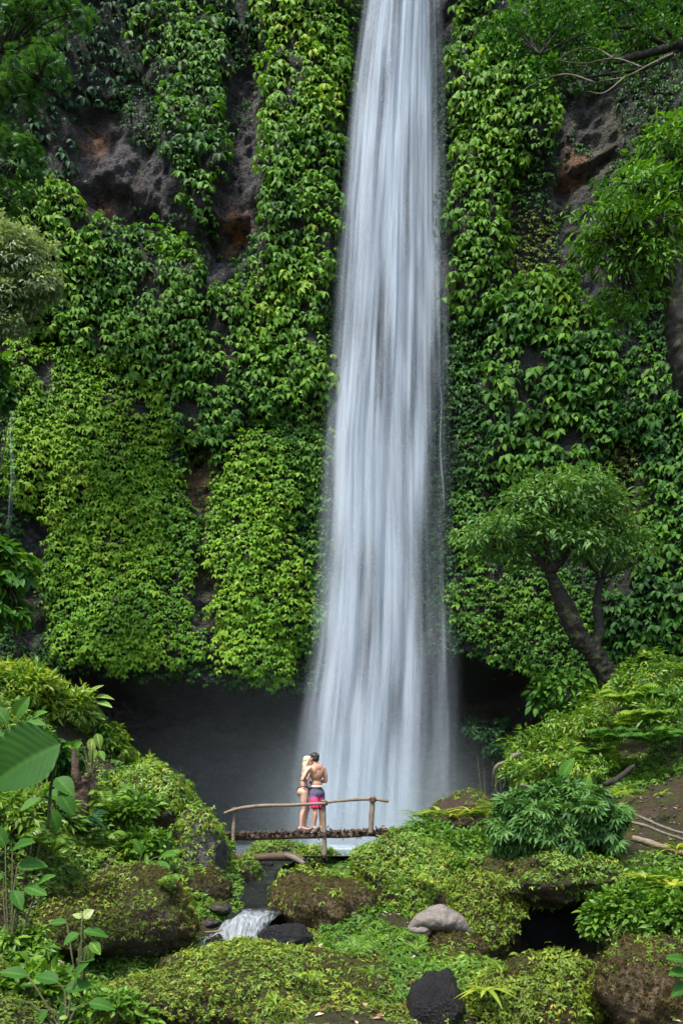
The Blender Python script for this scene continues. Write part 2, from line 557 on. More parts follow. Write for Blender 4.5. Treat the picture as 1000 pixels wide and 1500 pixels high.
# raster of bulge / bare on a 4 px grid
GX0, GY0, CELL = -320, -420, 5.0
gx = np.arange(GX0, 1320, CELL)
gy = np.arange(GY0, 1320, CELL)
GPX, GPY = np.meshgrid(gx, gy)
wx = GPX + 16 * fb2(GPX, GPY, .02, .02, 3, 1.0)
wy = GPY + 16 * fb2(GPX, GPY, .02, .02, 3, 7.0)
owner = np.full(GPX.shape, -1)
bul = np.full(GPX.shape, .25)
keys = list(REG)
for i, k in enumerate(keys):
    m_ = in_poly(wx, wy, REG[k]['poly'])
    owner[m_] = i
    bul[m_] = REG[k]['bulge']
bare = np.zeros(GPX.shape)
for k, pl in BARE.items():
    m_ = in_poly(wx, wy, pl)
    if k in ('r7', 'r8'):
        m_ &= (owner != keys.index('tiny_r'))
    bare[m_] = 1
bul[bare > 0] = 0


def blur(a, n):
    for _ in range(n):
        p = np.pad(a, 1, mode='edge')
        a = (p[:-2, 1:-1] + p[2:, 1:-1] + p[1:-1, :-2] + p[1:-1, 2:] + 2 * p[1:-1, 1:-1]) / 6
    return a


bulS = blur(bul, 5)
bareS = blur(bare, 1)


def sample(grid, px, py, nearest=False):
    u = np.clip((px - GX0) / CELL, 0, grid.shape[1] - 1.001)
    v = np.clip((py - GY0) / CELL, 0, grid.shape[0] - 1.001)
    if nearest:
        return grid[np.round(v).astype(int).clip(0, grid.shape[0] - 1), np.round(u).astype(int).clip(0, grid.shape[1] - 1)]
    i, j = v.astype(int), u.astype(int)
    a, b = v - i, u - j
    return (grid[i, j] * (1 - a) * (1 - b) + grid[i, j + 1] * (1 - a) * b + grid[i + 1, j] * a * (1 - b) + grid[i + 1, j + 1] * a * b)


def xz_px(x, z):
    return 500 + x / YC * F_PX, EYE - z / YC * F_PX


lipx = np.array([p[0] for p in LIP], float)
lipz = np.array([(EYE - p[1]) / F_PX * YC for p in LIP])


def cliff_y(x, z):
    """depth of the rock face (vines push it forward) at a place on the wall"""
    px, py = xz_px(x, z)
    ax = np.abs(x + .5)
    y = YC - .03 * np.clip(ax - 6, 0, None) ** 2
    y = y + .10 * np.clip(z - 26, 0, None) * 1.0
    y = y - sample(bulS, px, py)
    y = y + .55 * fb2(x, z, .22, .16, 4, 3.0) + .16 * fb2(x, z, 1.1, .8, 3, 9.0)
    b = sample(bareS, px, py)
    # craggy ledges where the rock is bare
    rid = np.abs(fb2(x + z * .55, z - x * .6, .45, .8, 5, 21.0))
    y = y + b * (.24 * rid + .20 * fb2(x + z * .4, z - x * .5, .8, 1.3, 5, 31.0) + .07 * fb2(x, z, 5.0, 5.0, 3, 4.0))
    for (ax_, ay_, bx_, by_, dep) in ((150, 255, 300, 378, .5), (305, 345, 365, 335, .6), (800, 275, 900, 225, .4)):
        tx, ty = bx_ - ax_, by_ - ay_
        L_ = math.hypot(tx, ty)
        al = ((px - ax_) * tx + (py - ay_) * ty) / L_ / L_
        sd_ = (tx * (py - ay_) - ty * (px - ax_)) / L_ + 9 * fb2(x, z, 1.2, 1.2, 3, 12.0)
        y = y + dep * smooth(-.05, .1, al) * (1 - smooth(.9, 1.05, al)) * smooth(-3, 4, sd_) * (1 - smooth(15, 75, sd_))
    # vertical hollow behind the fall
    y = y + .8 * np.exp(-((px - 580) / 55.0) ** 2)
    lz = np.interp(px, lipx, lipz) + .12 * fb2(x, z * 0, 1.5, 0, 3, 5.0)
    lip = 1 - smooth(lz - .35, lz + .1, z)
    cav = lip * (5.2 + .8 * fb2(x, z, .5, .7, 4, 33.0) + .5 * np.abs(fb2(x, z, .25, 1.1, 4, 35.0))) * smooth(20, 130, px) * (1 - smooth(820, 930, px))
    return y + cav


def curved(poly_pts):
    return poly_pts


# cliff mesh
xs = np.concatenate([np.linspace(-22, -12, 40, endpoint=False), np.linspace(-12, 12, 380), np.linspace(12, 22, 40)[1:]])
zs = np.concatenate([np.linspace(-3, 4.6, 110, endpoint=False), np.linspace(4.6, 27, 300, endpoint=False), np.linspace(27, 36, 30)])
X, Z = np.meshgrid(xs, zs)
Yw = cliff_y(X, Z)
cpx, cpy = xz_px(X, Z)
och = np.zeros_like(X)
for (a, b, r) in ((140, 213, 16), (347, 345, 18), (148, 300, 14), (330, 215, 10), (258, 372, 11), (690, 240, 14), (840, 245, 20), (300, 720, 26), (90, 870, 22), (715, 880, 26)):
    och = np.maximum(och, np.exp(-(((cpx - a) / r) ** 2 + ((cpy - b) / (r * 1.2)) ** 2)))
mossA = np.zeros_like(X)
for (a, b, r) in ((770, 410, 50), (730, 880, 60), (930, 170, 60), (905, 700, 40), (310, 850, 30), (90, 890, 26), (310, 700, 26), (520, 300, 25)):
    mossA = np.maximum(mossA, np.exp(-(((cpx - a) / r) ** 2 + ((cpy - b) / (r * 1.3)) ** 2)))
wet = np.maximum(np.exp(-((cpx - 575) / 90) ** 2), smooth(1000, 1040, cpy) * .3)
nx, nz_ = len(xs), len(zs)
bare_at = sample(bareS, cpx, cpy)
ii = (np.arange(nz_ - 1)[:, None] * nx + np.arange(nx - 1)[None]).ravel()
FQ = np.stack([ii, ii + 1, ii + nx + 1, ii + nx], -1)
CV = np.stack([X, Yw, Z], -1).reshape(-1, 3)
# plateau behind the rim
topi = np.arange(nx) + (nz_ - 1) * nx
PV = CV[topi] + [0, 22, 3.0]
n0 = len(CV)
FP = np.stack([topi[:-1], topi[1:], n0 + np.arange(1, nx), n0 + np.arange(nx - 1)], -1)
ex = lambda a: np.concatenate([a.ravel(), np.zeros(nx)])
cl = mesh_obj('cliff', np.concatenate([CV, PV]), [FQ, FP], M['cliff'], attrs={'ochre': ex(och), 'moss': ex(mossA), 'wet': ex(wet), 'gap_shade': ex(np.clip(1 - 1.3 * bare_at, 0, 1) * (cpy < 1000))})
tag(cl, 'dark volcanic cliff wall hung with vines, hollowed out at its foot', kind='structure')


def cliff_point(x, z):
    return np.stack([x, cliff_y(x, z), z], -1)


def cliff_normal(x, z, e=.25):
    dx = (cliff_y(x + e, z) - cliff_y(x - e, z)) / (2 * e)
    dz = (cliff_y(x, z + e) - cliff_y(x, z - e)) / (2 * e)
    dz = np.clip(dz, -1.2, .8)
    return unit(np.stack([dx, -np.ones_like(dx), dz], -1))


def vine_leaves(mb, x, z, tm, size, tint, lift=.22, r=rng):
    n = len(x)
    if n == 0: return
    pt = cliff_point(x, z)
    N = cliff_normal(x, z)
    out = np.abs(r.normal(0, .6, n)) * lift
    pt = pt + N * (out + .03)[:, None]
    d = N * .75 + np.stack([r.normal(0, .45, n), r.normal(0, .15, n), -.55 + r.normal(0, .28, n)], -1)
    nr = N * .75 + np.stack([r.normal(0, .28, n), np.zeros(n), .75 + r.normal(0, .2, n)], -1)
    s = size * r.uniform(.55, 1.3, n)
    t = tint + r.normal(0, .10, n) + .22 * fb2(x, z, .45, .45, 3, 50.0) + .10 * fb2(x, z, 2.2, 1.6, 2, 60.0)
    scatter(mb, tm, pt, d, nr, s, np.clip(t, .02, .98))


def candidates(poly, dens, r):
    p = np.asarray(poly, float)
    x0, x1 = p[:, 0].min() - 25, p[:, 0].max() + 25
    y0, y1 = p[:, 1].min() - 25, p[:, 1].max() + 25
    x0, x1, y0, y1 = max(x0, -130), min(x1, 1130), max(y0, -60), min(y1, 1100)
    m2 = (x1 - x0) * (y1 - y0) * (YC / F_PX) ** 2
    n = int(m2 * dens * 1.5)
    px, py = r.uniform(x0, x1, n), r.uniform(y0, y1, n)
    return px, py


VLAB = {
    'top_band': ('vine_curtain', 'dark vine leaves along the top edge of the cliff', M['deep_leaf']),
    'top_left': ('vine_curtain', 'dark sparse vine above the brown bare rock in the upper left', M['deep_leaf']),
    'curtain_b': ('vine_curtain', 'pointed vine curtain hanging between the two bare rock hollows', M['cliff_leaf']),
    'column_a': ('vine_curtain', 'tall column of broad bright vine leaves left of the waterfall top', M['cliff_leaf']),
    'tiny_a': ('vine_curtain', 'narrow strip of tiny creeper leaves hugging the waterfall on its left', M['cliff_leaf']),
    'band_d': ('vine_curtain', 'wide bulging band of broad vine leaves under the bare rock hollow', M['cliff_leaf']),
    'carpet_e': ('vine_curtain', 'largest carpet of fine bright green leaves on the lower left cliff', M['carpet_leaf']),
    'carpet_f': ('vine_curtain', 'rounded yellow green leaf carpet beside the brown streak of bare rock', M['carpet_leaf']),
    'side_g': ('vine_curtain', 'thin mid green creeper between yellow green carpet and lower waterfall', M['cliff_leaf']),
    'strip_h': ('vine_curtain', 'short narrow leaf strip beside the top of the brown rock streak', M['carpet_leaf']),
    'strip_i': ('vine_curtain', 'narrow leaf strip hanging down the middle of the brown rock streak', M['carpet_leaf']),
    'column_r': ('vine_curtain', 'tall column of large drooping vine leaves right of the waterfall', M['cliff_leaf']),
    'tiny_r': ('vine_curtain', 'wet tiny creeper leaves behind the veil of the waterfall', M['deep_leaf']),
    'moss_r': ('vine_curtain', 'thin mossy creeper between right vine column and bare dark rock', M['moss_leaf']),
    'bulge_j': ('vine_curtain', 'swelling mass of the largest pale vine leaves above the leaning tree', M['cliff_leaf']),
    'side_k': ('vine_curtain', 'fine dark green creeper between waterfall and leaning tree', M['cliff_leaf']),
    'side_m': ('vine_curtain', 'medium leaved vine below the overhanging tree at the cliff side', M['cliff_leaf']),
    'moss_m': ('vine_curtain', 'thin yellowish creeper streak right of the leaning tree crown', M['moss_leaf']),
    'side_n': ('vine_curtain', 'large leaved vine hanging behind the ferns right of the leaning trunk', M['cliff_leaf']),
    'low_q': ('vine_curtain', 'small leaved creeper fringing the cave lip below the leaning tree', M['cliff_leaf']),
}
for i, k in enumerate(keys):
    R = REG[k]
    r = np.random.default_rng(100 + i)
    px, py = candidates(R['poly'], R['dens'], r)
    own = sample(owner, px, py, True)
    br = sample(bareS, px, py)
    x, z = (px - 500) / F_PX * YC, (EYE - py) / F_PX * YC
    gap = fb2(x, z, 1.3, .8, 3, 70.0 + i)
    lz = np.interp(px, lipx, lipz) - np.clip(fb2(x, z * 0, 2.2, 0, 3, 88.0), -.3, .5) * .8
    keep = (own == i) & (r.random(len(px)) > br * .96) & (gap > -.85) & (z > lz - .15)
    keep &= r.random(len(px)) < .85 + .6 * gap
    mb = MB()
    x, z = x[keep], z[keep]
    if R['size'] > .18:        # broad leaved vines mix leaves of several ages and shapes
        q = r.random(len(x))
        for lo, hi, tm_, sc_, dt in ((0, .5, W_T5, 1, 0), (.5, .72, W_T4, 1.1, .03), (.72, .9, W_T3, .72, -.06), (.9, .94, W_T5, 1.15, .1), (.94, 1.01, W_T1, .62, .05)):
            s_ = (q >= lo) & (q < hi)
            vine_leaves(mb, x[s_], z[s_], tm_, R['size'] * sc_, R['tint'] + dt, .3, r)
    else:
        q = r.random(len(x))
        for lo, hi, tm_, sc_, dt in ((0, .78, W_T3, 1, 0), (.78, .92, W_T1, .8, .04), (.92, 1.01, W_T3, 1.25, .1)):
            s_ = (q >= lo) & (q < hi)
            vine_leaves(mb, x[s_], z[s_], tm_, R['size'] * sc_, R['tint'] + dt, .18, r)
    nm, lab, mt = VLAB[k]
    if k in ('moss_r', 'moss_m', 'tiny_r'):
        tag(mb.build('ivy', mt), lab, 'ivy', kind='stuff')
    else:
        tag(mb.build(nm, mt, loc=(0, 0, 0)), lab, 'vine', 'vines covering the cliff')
# leftover wall: ivy nobody could count
r = np.random.default_rng(5)
px, py = candidates([(-130, -60), (1130, -60), (1130, 1060), (-130, 1060)], 70, r)
own = sample(owner, px, py, True); br = sample(bareS, px, py)
x, z = (px - 500) / F_PX * YC, (EYE - py) / F_PX * YC
lz = np.interp(px, lipx, lipz)
dn = fb2(x, z, .8, .8, 3, 77.0)
keep = ((own < 0) & (br < .5) & (r.random(len(px)) < .75)) | ((br >= .3) & (dn > .25) & (r.random(len(px)) < .35) & ((px < 480) | (px > 670)))
keep &= (z > lz)
mb = MB()
vine_leaves(mb, x[keep], z[keep], W_T3, .12, .28, .15, r)
tag(mb.build('ivy', M['cliff_leaf']), 'small leaved ivy scattered over the rest of the rock face', 'ivy', kind='stuff')

# ------------------------------------------------------------------ ground
CP = []
def cp(px, py, Y, dz=0.0):
    q = P(px, py, Y); q[2] += dz; CP.append(q)
for a in [(0, 1000, 15), (90, 1040, 15.5), (170, 1110, 16.3), (240, 1178, 17), (310, 1245, 17.5), (0, 1190, 10.5), (0, 1310, 8.5), (0, 1430, 6.8),
          (100, 1275, 11.5), (190, 1215, 14), (250, 1270, 13.5), (290, 1375, 12), (150, 1325, 11.6), (240, 1350, 11.6), (60, 1440, 9.6), (160, 1450, 9.8), (260, 1450, 9.8), (100, 1480, 8), (200, 1530, 7), (0, 1520, 6),
          (60, 1130, 13), (130, 1180, 13.5),
          (350, 1385, 11), (320, 1410, 10.3), (385, 1318, 14.5), (385, 1285, 17), (440, 1290, 19.5), (480, 1400, 10.5), (400, 1500, 7.6), (560, 1500, 8), (650, 1540, 7.2), (690, 1415, 9.5),
          (560, 1268, 16.5), (490, 1292, 15.5), (600, 1300, 14), (600, 1360, 12.2), (690, 1275, 14.5), (660, 1245, 17), (540, 1340, 12.5),
          (600, 1240, 18.5), (540, 1262, 18.5), (690, 1205, 19), (760, 1165, 20), (800, 1125, 20.5), (850, 1065, 21.5), (890, 1005, 22.3), (1000, 985, 21.5), (950, 1085, 19), (1000, 1115, 17.5),
          (920, 1165, 16.5), (1000, 1175, 15.5), (950, 1212, 15), (800, 1245, 15.2), (760, 1300, 14), (830, 1440, 11.4), (820, 1420, 12.4), (930, 1340, 12), (1000, 1290, 12.5), (1000, 1360, 10.5), (830, 1470, 10.3), (910, 1410, 10.4),
          (980, 1540, 7), (800, 1550, 7), (720, 1540, 7.5)]:
    cp(*a)
CP += [np.array(q, float) for q in [(0, 0, -1.65), (-4, 0, -1.4), (4, 0, -1.5), (0, -14, -2.5), (-12, -10, 2), (12, -10, 2), (0, -40, -4), (-40, -30, 14), (40, -30, 14), (-15, 12, 4.5), (-16, 4, 4), (15, 5, 4), (14, 14, 5.5),
                                   (-14, 22, 5), (14, 24, 6.5), (-8.5, 20, 1.2), (-5, 21.5, -1.4), (-3, 24, -1.8), (0, 24, -1.9), (3, 23.5, -1.6), (5, 25.5, -.6), (-6, 29, -1.6), (0, 30, -1.7), (5, 30, -.8), (-1.0, 20.5, -1.5), (1.5, 21, -1.3),
                                   (0, 38, -1), (-24, 36, 3), (24, 36, 4), (-40, 10, 14), (40, 10, 14)]]
CP = np.array(CP)


def tps_fit(pts, lam=.02):
    n = len(pts)
    d = np.linalg.norm(pts[:, None, :2] - pts[None, :, :2], axis=-1)
    K = np.where(d > 0, d * d * np.log(d + 1e-9), 0) + lam * np.eye(n)
    Pm = np.concatenate([np.ones((n, 1)), pts[:, :2]], 1)
    A = np.block([[K, Pm], [Pm.T, np.zeros((3, 3))]])
    return np.linalg.solve(A, np.concatenate([pts[:, 2], np.zeros(3)]))


TW = tps_fit(CP)


def ground_z(x, y, noise=True):
    x, y = np.atleast_1d(np.asarray(x, float)), np.atleast_1d(np.asarray(y, float))
    z = TW[-3] + TW[-2] * x + TW[-1] * y
    for q, w in zip(CP, TW[:-3]):
        d2 = (x - q[0]) ** 2 + (y - q[1]) ** 2
        z = z + w * .5 * d2 * np.log(d2 + 1e-9)
    z = np.clip(z, -4, 16)
    if noise:
        z = z + .16 * fb2(x, y, .9, .9, 4, 2.0) + .05 * fb2(x, y, 4, 4, 3, 6.0)
    return z


xg = np.concatenate([np.linspace(-40, -9.5, 30, endpoint=False), np.linspace(-9.5, 9.5, 200), np.linspace(9.5, 40, 31)[1:]])
yg = np.concatenate([np.linspace(-40, 4.5, 40, endpoint=False), np.linspace(4.5, 24, 210, endpoint=False), np.linspace(24, 40, 40)])
XG, YG = np.meshgrid(xg, yg)
ZG = ground_z(XG, YG)
ng = len(xg)
ii = (np.arange(len(yg) - 1)[:, None] * ng + np.arange(ng - 1)[None]).ravel()
GF = np.stack([ii, ii + 1, ii + ng + 1, ii + ng], -1)
gr = mesh_obj('ground', np.stack([XG, YG, ZG], -1).reshape(-1, 3), [GF], M['soil'])
tag(gr, 'brown soil banks of the gorge', kind='structure')


def gpt(px, py, Y, sink=0.0):
    """point on the ground under a photo column at depth Y"""
    x = (px - 500) / F_PX * Y
    return np.array([x, Y, float(ground_z(x, Y)[0]) - sink])

# ------------------------------------------------------------------ waterfall
def water_sheet_mat():
    m, nt, out = new_mat('falling_water')
    g = NT(nt)
    u = g.attr('across'); dn = g.attr('dens'); sd = g.attr('seed'); dp = g.attr('drop')
    cv = g.n('ShaderNodeCombineXYZ')
    g.l(g.math('MULTIPLY', u, 21.0), cv.inputs[0]); g.l(g.math('MULTIPLY', dp, .11), cv.inputs[1]); g.l(sd, cv.inputs[2])
    n1 = g.noise(1.0, 3, cv.outputs[0], .55)
    cv2 = g.n('ShaderNodeCombineXYZ')
    g.l(g.math('MULTIPLY', u, 80.0), cv2.inputs[0]); g.l(g.math('MULTIPLY', dp, .2), cv2.inputs[1]); g.l(sd, cv2.inputs[2])
    n2 = g.noise(1.0, 2, cv2.outputs[0], .5)
    cv3 = g.n('ShaderNodeCombineXYZ')
    g.l(g.math('MULTIPLY', u, 7.0), cv3.inputs[0]); g.l(g.math('MULTIPLY', dp, .2), cv3.inputs[1]); g.l(sd, cv3.inputs[2])
    n3 = g.noise(1.0, 2, cv3.outputs[0], .5)
    a = g.math('ADD', g.math('MULTIPLY', n1, .55), g.math('ADD', g.math('MULTIPLY', n2, .07), g.math('MULTIPLY', n3, 1.0)))
    a = g.rng(a, .63, 1.06)
    a = g.math('MULTIPLY', g.math('ADD', .05, g.math('MULTIPLY', a, .86)), g.math('MINIMUM', dn, 1.0), True)
    b = g.bsdf((.54, .605, .685), .7, None, .15)
    tl = g.n('ShaderNodeBsdfTranslucent'); tl.inputs['Color'].default_value = (.56, .64, .73, 1)
    m0 = g.n('ShaderNodeMixShader'); m0.inputs[0].default_value = .4
    g.l(b.outputs[0], m0.inputs[1]); g.l(tl.outputs[0], m0.inputs[2])
    tp = g.n('ShaderNodeBsdfTransparent')
    mx = g.n('ShaderNodeMixShader')
    g.l(a, mx.inputs[0]); g.l(tp.outputs[0], mx.inputs[1]); g.l(m0.outputs[0], mx.inputs[2])
    g.l(mx.outputs[0], out.inputs['Surface'])
    return m


M['fall'] = water_sheet_mat()
FALL_Z = (EYE - np.array([-260, 0, 130, 300, 450, 650, 800, 950, 1050, 1150, 1245])) / F_PX
FALL_L = (np.array([540, 529, 511, 495, 484, 467, 459, 448, 433, 420, 408]) - 500) / F_PX
FALL_R = (np.array([644, 652, 657, 661, 664, 669, 674, 679, 683, 685, 686]) - 500) / F_PX


def fall_sheet(mb, acc, Y, s0, s1, seed, base, bow):
    nu, nv = 90, 120
    zr = np.linspace(1.25, -.045, nv)          # tan of elevation; times depth
    u = np.linspace(0, 1, nu)
    U, T = np.meshgrid(u, zr)
    S = s0 + (s1 - s0) * U
    L = np.interp(-T, -FALL_Z, FALL_L); Rr = np.interp(-T, -FALL_Z, FALL_R)
    z = T * Y
    x = (L + (Rr - L) * S) * Y
    drop = 32 - z
    yy = Y - .012 * np.clip(26 - z, 0, None) ** 1.25 * .6 - bow * np.sin(np.pi * U) + .22 * fb2(S * 14, z * .12, 1, 1, 3, seed)
    edge = smooth(0, .2, U) * (1 - smooth(.82, 1, U))
    tp = np.interp(-T, -FALL_Z, [1.0, 1.0, .97, .93, .89, .83, .80, .78, .76, .72, .70])
    # the right third thins into a veil lower down
    low = smooth(.75, .2, T)
    ed = np.interp(T, [0, .1, .33, .5, .6], [.68, .69, .71, .84, .95])
    veil = 1 - .78 * smooth(-.07, .07, S - ed) * smooth(.62, .5, T) - .12 * smooth(.2, .0, S) * low
    # detached strand on the right
    strand = .42 * np.exp(-((S - .86) / .035) ** 2) * smooth(.42, .15, T)
    dens = base * edge * np.clip(veil + strand, 0, 1.1) * tp
    # clumps of denser water
    dens = dens * (1 + .10 * fb2(S * 6, z * .25, 1, 1, 3, seed + 4))
    dens = dens * (1 - .45 * smooth(.02, -.045, T))
    n = nu
    i = (np.arange(nv - 1)[:, None] * n + np.arange(n - 1)[None]).ravel()
    mb.add(np.stack([x, yy, z], -1).reshape(-1, 3), [np.stack([i, i + n, i + n + 1, i + 1], -1)], 0)
    acc['across'].append(S.ravel()); acc['dens'].append(dens.ravel()); acc['seed'].append(np.full(S.size, seed)); acc['drop'].append(drop.ravel())


mb = MB(); acc = {k: [] for k in ('across', 'dens', 'seed', 'drop')}
for k, (Y, s0, s1, base, bow) in enumerate([(25.5, 0, 1, .86, .1), (25.1, .02, .80, .84, .3), (24.75, .0, .98, .74, .35), (24.4, .16, .66, .78, .4), (24.1, .04, .88, .62, .4)]):
    fall_sheet(mb, acc, Y, s0, s1, 3.1 + 5.7 * k, base, bow)
wf = mb.build('waterfall', M['fall'], extra={k: np.concatenate(v) for k, v in acc.items()})
tag(wf, 'tall silky white waterfall dropping the full height of the cliff', 'waterfall', kind='structure')


def trickle(pts, w, Y, label, base):
    """a thin thread of water down the wall"""
    pts = np.array(pts, float)
    nv = 60
    t = np.linspace(0, 1, nv)
    py = np.interp(t, np.linspace(0, 1, len(pts)), pts[:, 1]); px = np.interp(t, np.linspace(0, 1, len(pts)), pts[:, 0])
    z = (EYE - py) / F_PX * Y; xc = (px - 500) / F_PX * Y + .03 * np.sin(z * 2.1)
    u = np.linspace(-1, 1, 7)
    U, ZZ = np.meshgrid(u, z)
    xx = xc[:, None] + U * w * (.5 + .6 * t[:, None])
    yy = Y - .12 * (1 - U ** 2) + 0 * xx
    i = (np.arange(nv - 1)[:, None] * 7 + np.arange(6)[None]).ravel()
    m_ = MB(); m_.add(np.stack([xx, yy, ZZ], -1).reshape(-1, 3), [np.stack([i, i + 7, i + 8, i + 1], -1)], 0)
    dens = base * (1 - U ** 2) * smooth(0, .08, t)[:, None] * (1 - smooth(.7, 1, t))[:, None]
    o = m_.build('water_trickle', M['fall'], extra={'across': ((U + 1) * .05 + px[0]).ravel(), 'dens': dens.ravel(), 'seed': np.full(xx.size, 2.2), 'drop': (-ZZ).ravel()})
    tag(o, label, kind='structure')


trickle([(643, 566), (645, 590), (646, 680), (650, 780)], .055, 24.6, 'thin side jet of water right of the waterfall', .62)
trickle([(21, 590), (18, 650), (16, 800)], .07, 23.2, 'thin trickle on the dark cliff edge at the left', .85)


def water_mat(name, deep, foam, lo, hi, scale=(1, 1, 1)):
    m, nt, out = new_mat(name)
    g = NT(nt)
    mp = g.n('ShaderNodeMapping'); mp.inputs['Scale'].default_value = scale
    g.l(g.pos(), mp.inputs['Vector'])
    n = g.noise(3, 6, mp.outputs[0], .65)
    f = g.math('ADD', g.math('MULTIPLY', n, .8), g.attr('tint'))
    fo = g.rng(f, lo, hi)
    col = g.mixc(fo, deep, foam)
    b = g.bsdf(col, .12, g.bump(n, .08), .5)
    g.l(g.math('ADD', .1, g.math('MULTIPLY', fo, .5)), b.inputs['Roughness'])
    g.l(b.outputs[0], out.inputs['Surface'])
    return m


M['pool'] = water_mat('pool_water', (.10, .13, .14), (.7, .76, .8), .6, 1.2)
M['rapid'] = water_mat('rapid_water', (.010, .012, .012), (.37, .405, .43), .55, 1.02, (7.0, 1.6, 1))
# pool
n = 60
X, Y_ = np.meshgrid(np.linspace(-7.5, 6, n), np.linspace(19.0, 32, n))
tint = 1.1 * np.exp(-((X - 1.2) / 2.6) ** 2 - ((Y_ - 24.5) / 2.2) ** 2)
i = (np.arange(n - 1)[:, None] * n + np.arange(n - 1)[None]).ravel()
mb = MB(); mb.add(np.stack([X, Y_, -.86 + .05 * fb2(X, Y_, 1.2, 1.2, 3, 1)], -1).reshape(-1, 3), [np.stack([i, i + 1, i + n + 1, i + n], -1)], tint.ravel())
tag(mb.build('pool', M['pool']), 'misty plunge pool under the waterfall', kind='structure')
# stream from the pool, tumbling between the boulders
cen = catmull([(-1.2, 19.4, -.90), (-1.55, 17, -1.02), (-1.45, 14.6, -1.16), (-1.18, 12.6, -1.34), (-1.3, 11.6, -1.42), (-1.55, 10.9, -1.68), (-1.7, 10.0, -1.86), (-1.2, 8.6, -1.95)], 14)
wd = np.interp(np.linspace(0, 1, len(cen)), [0, .35, .55, .7, .85, 1], [.34, .3, .34, .40, .5, .8])
nu = 22
u = np.linspace(-1, 1, nu)
T = unit(np.gradient(cen, axis=0)); S = unit(np.cross(T, [0, 0, 1.0]))
V = cen[:, None] + S[:, None] * (u[None, :, None] * wd[:, None, None])
tint = np.repeat((.10 + .36 * smooth(12.6, 11.6, cen[:, 1]))[:, None], nu, 1) * (1 - .5 * np.abs(u)[None] ** 3)
V[..., 2] += (.075 * fbm(np.stack([V[..., 0] * 5, V[..., 1] * 2.2, V[..., 1] * 0], -1), 4) + .05 * (1 - u ** 2)[None]) * (0.4 + tint)
i = (np.arange(len(cen) - 1)[:, None] * nu + np.arange(nu - 1)[None]).ravel()
mb = MB(); mb.add(V.reshape(-1, 3), [np.stack([i, i + 1, i + nu + 1, i + nu], -1)], tint.ravel())
tag(mb.build('stream', M['rapid']), 'small white rapid tumbling between dark boulders', kind='structure')


def spray_mat(name, dens, r):
    m, nt, out = new_mat(name)
    g = NT(nt)
    v = g.n('ShaderNodeVolumePrincipled')
    v.inputs['Color'].default_value = (.80, .92, .96, 1)
    mp = g.n('ShaderNodeVectorMath', operation='DIVIDE')
    g.l(g.n('ShaderNodeTexCoord').outputs['Object'], mp.inputs[0]); mp.inputs[1].default_value = [float(q) for q in r]
    ln = g.n('ShaderNodeVectorMath', operation='LENGTH'); g.l(mp.outputs[0], ln.inputs[0])
    g.l(g.rng(ln.outputs['Value'], 1.0, .1, 0, dens), v.inputs['Density'])
    v.inputs['Anisotropy'].default_value = .2
    g.l(v.outputs[0], out.inputs['Volume'])
    return m


def spray(c, r, dens, label):
    V, F = ICO3
    V = V * r + np.asarray(c)
    m_ = MB(); m_.add(V, [F], 0)
    tag(m_.build('mist', spray_mat('spray_air', dens, r), loc=c), label, kind='stuff')


spray((.9, 23.6, -.3), (4.6, 3.0, 4.4), .12, 'pale spray rising where the waterfall meets the pool')
spray((-1.4, 25.0, .6), (9.0, 4.8, 5.0), .014, 'thin grey mist filling the hollow behind the waterfall')

# ------------------------------------------------------------------ foliage builders
T_SMALL = compound([-80, 5, 75], leaf5(.24, .2, .06), pitch=.2)
T_HERB = compound([-70, -8, 58], leafgrid(3, 4, .19, .3, .08, .42), pitch=.25, lens=[.8, 1, .7])
T_LEAF = leaf5(.24, .22, .06)
T_LEAF2 = leafgrid(3, 5, .26, .25, .09)
T_NARROW = leaf5(.13, .22, .03)
T_NARROW2 = leafgrid(3, 5, .16, .35, .06)
T_PALM = compound([-100, -60, -20, 20, 60, 100], leaf5(.15, .25, .04), pitch=.3)
T_PINN = compound([-85, -60, -32, 0, 32, 60, 85], leaf5(.13, .12, .02), pitch=.1)


def leaf_cloud(mb, c, rad_, n, tm, size, tint, r, clump=.28, nclump=None, up=.55, hang=.2, fill=.6, spread=.5):
    """leaves gathered in clumps over an uneven ellipsoid"""
    c = np.asarray(c, float); rad_ = np.broadcast_to(np.asarray(rad_, float), (3,))
    k = nclump or max(6, int(n / 22))
    q = unit(r.normal(size=(k, 3)))
    q[:, 2] = np.where(q[:, 2] < -.35, -q[:, 2], q[:, 2])
    rr = r.uniform(fill, 1.02, k) * (1 + .22 * fbm(q * 1.7 + c * .7, 2))
    cc = q * rr[:, None]
    ct = r.normal(0, .09, k)
    j = r.integers(0, k, n)
    off = unit(r.normal(size=(n, 3))) * (r.random(n) ** .5)[:, None] * clump
    loc = cc[j] + off
    pos = c + loc * rad_
    outv = unit(cc[j] * .6 + off * 1.6 / max(clump, .05) * .6)
    d = outv + np.stack([r.normal(0, spread, n), r.normal(0, spread, n), r.normal(0, spread * .6, n) - hang], -1)
    nr = outv * .45 + np.stack([r.normal(0, .3, n), r.normal(0, .3, n), up + r.normal(0, .25, n)], -1)
    scatter(mb, tm, pos, d, nr, size * r.uniform(.65, 1.25, n), np.clip(tint + ct[j] + r.normal(0, .09, n), .02, .98))
    return c + cc * rad_


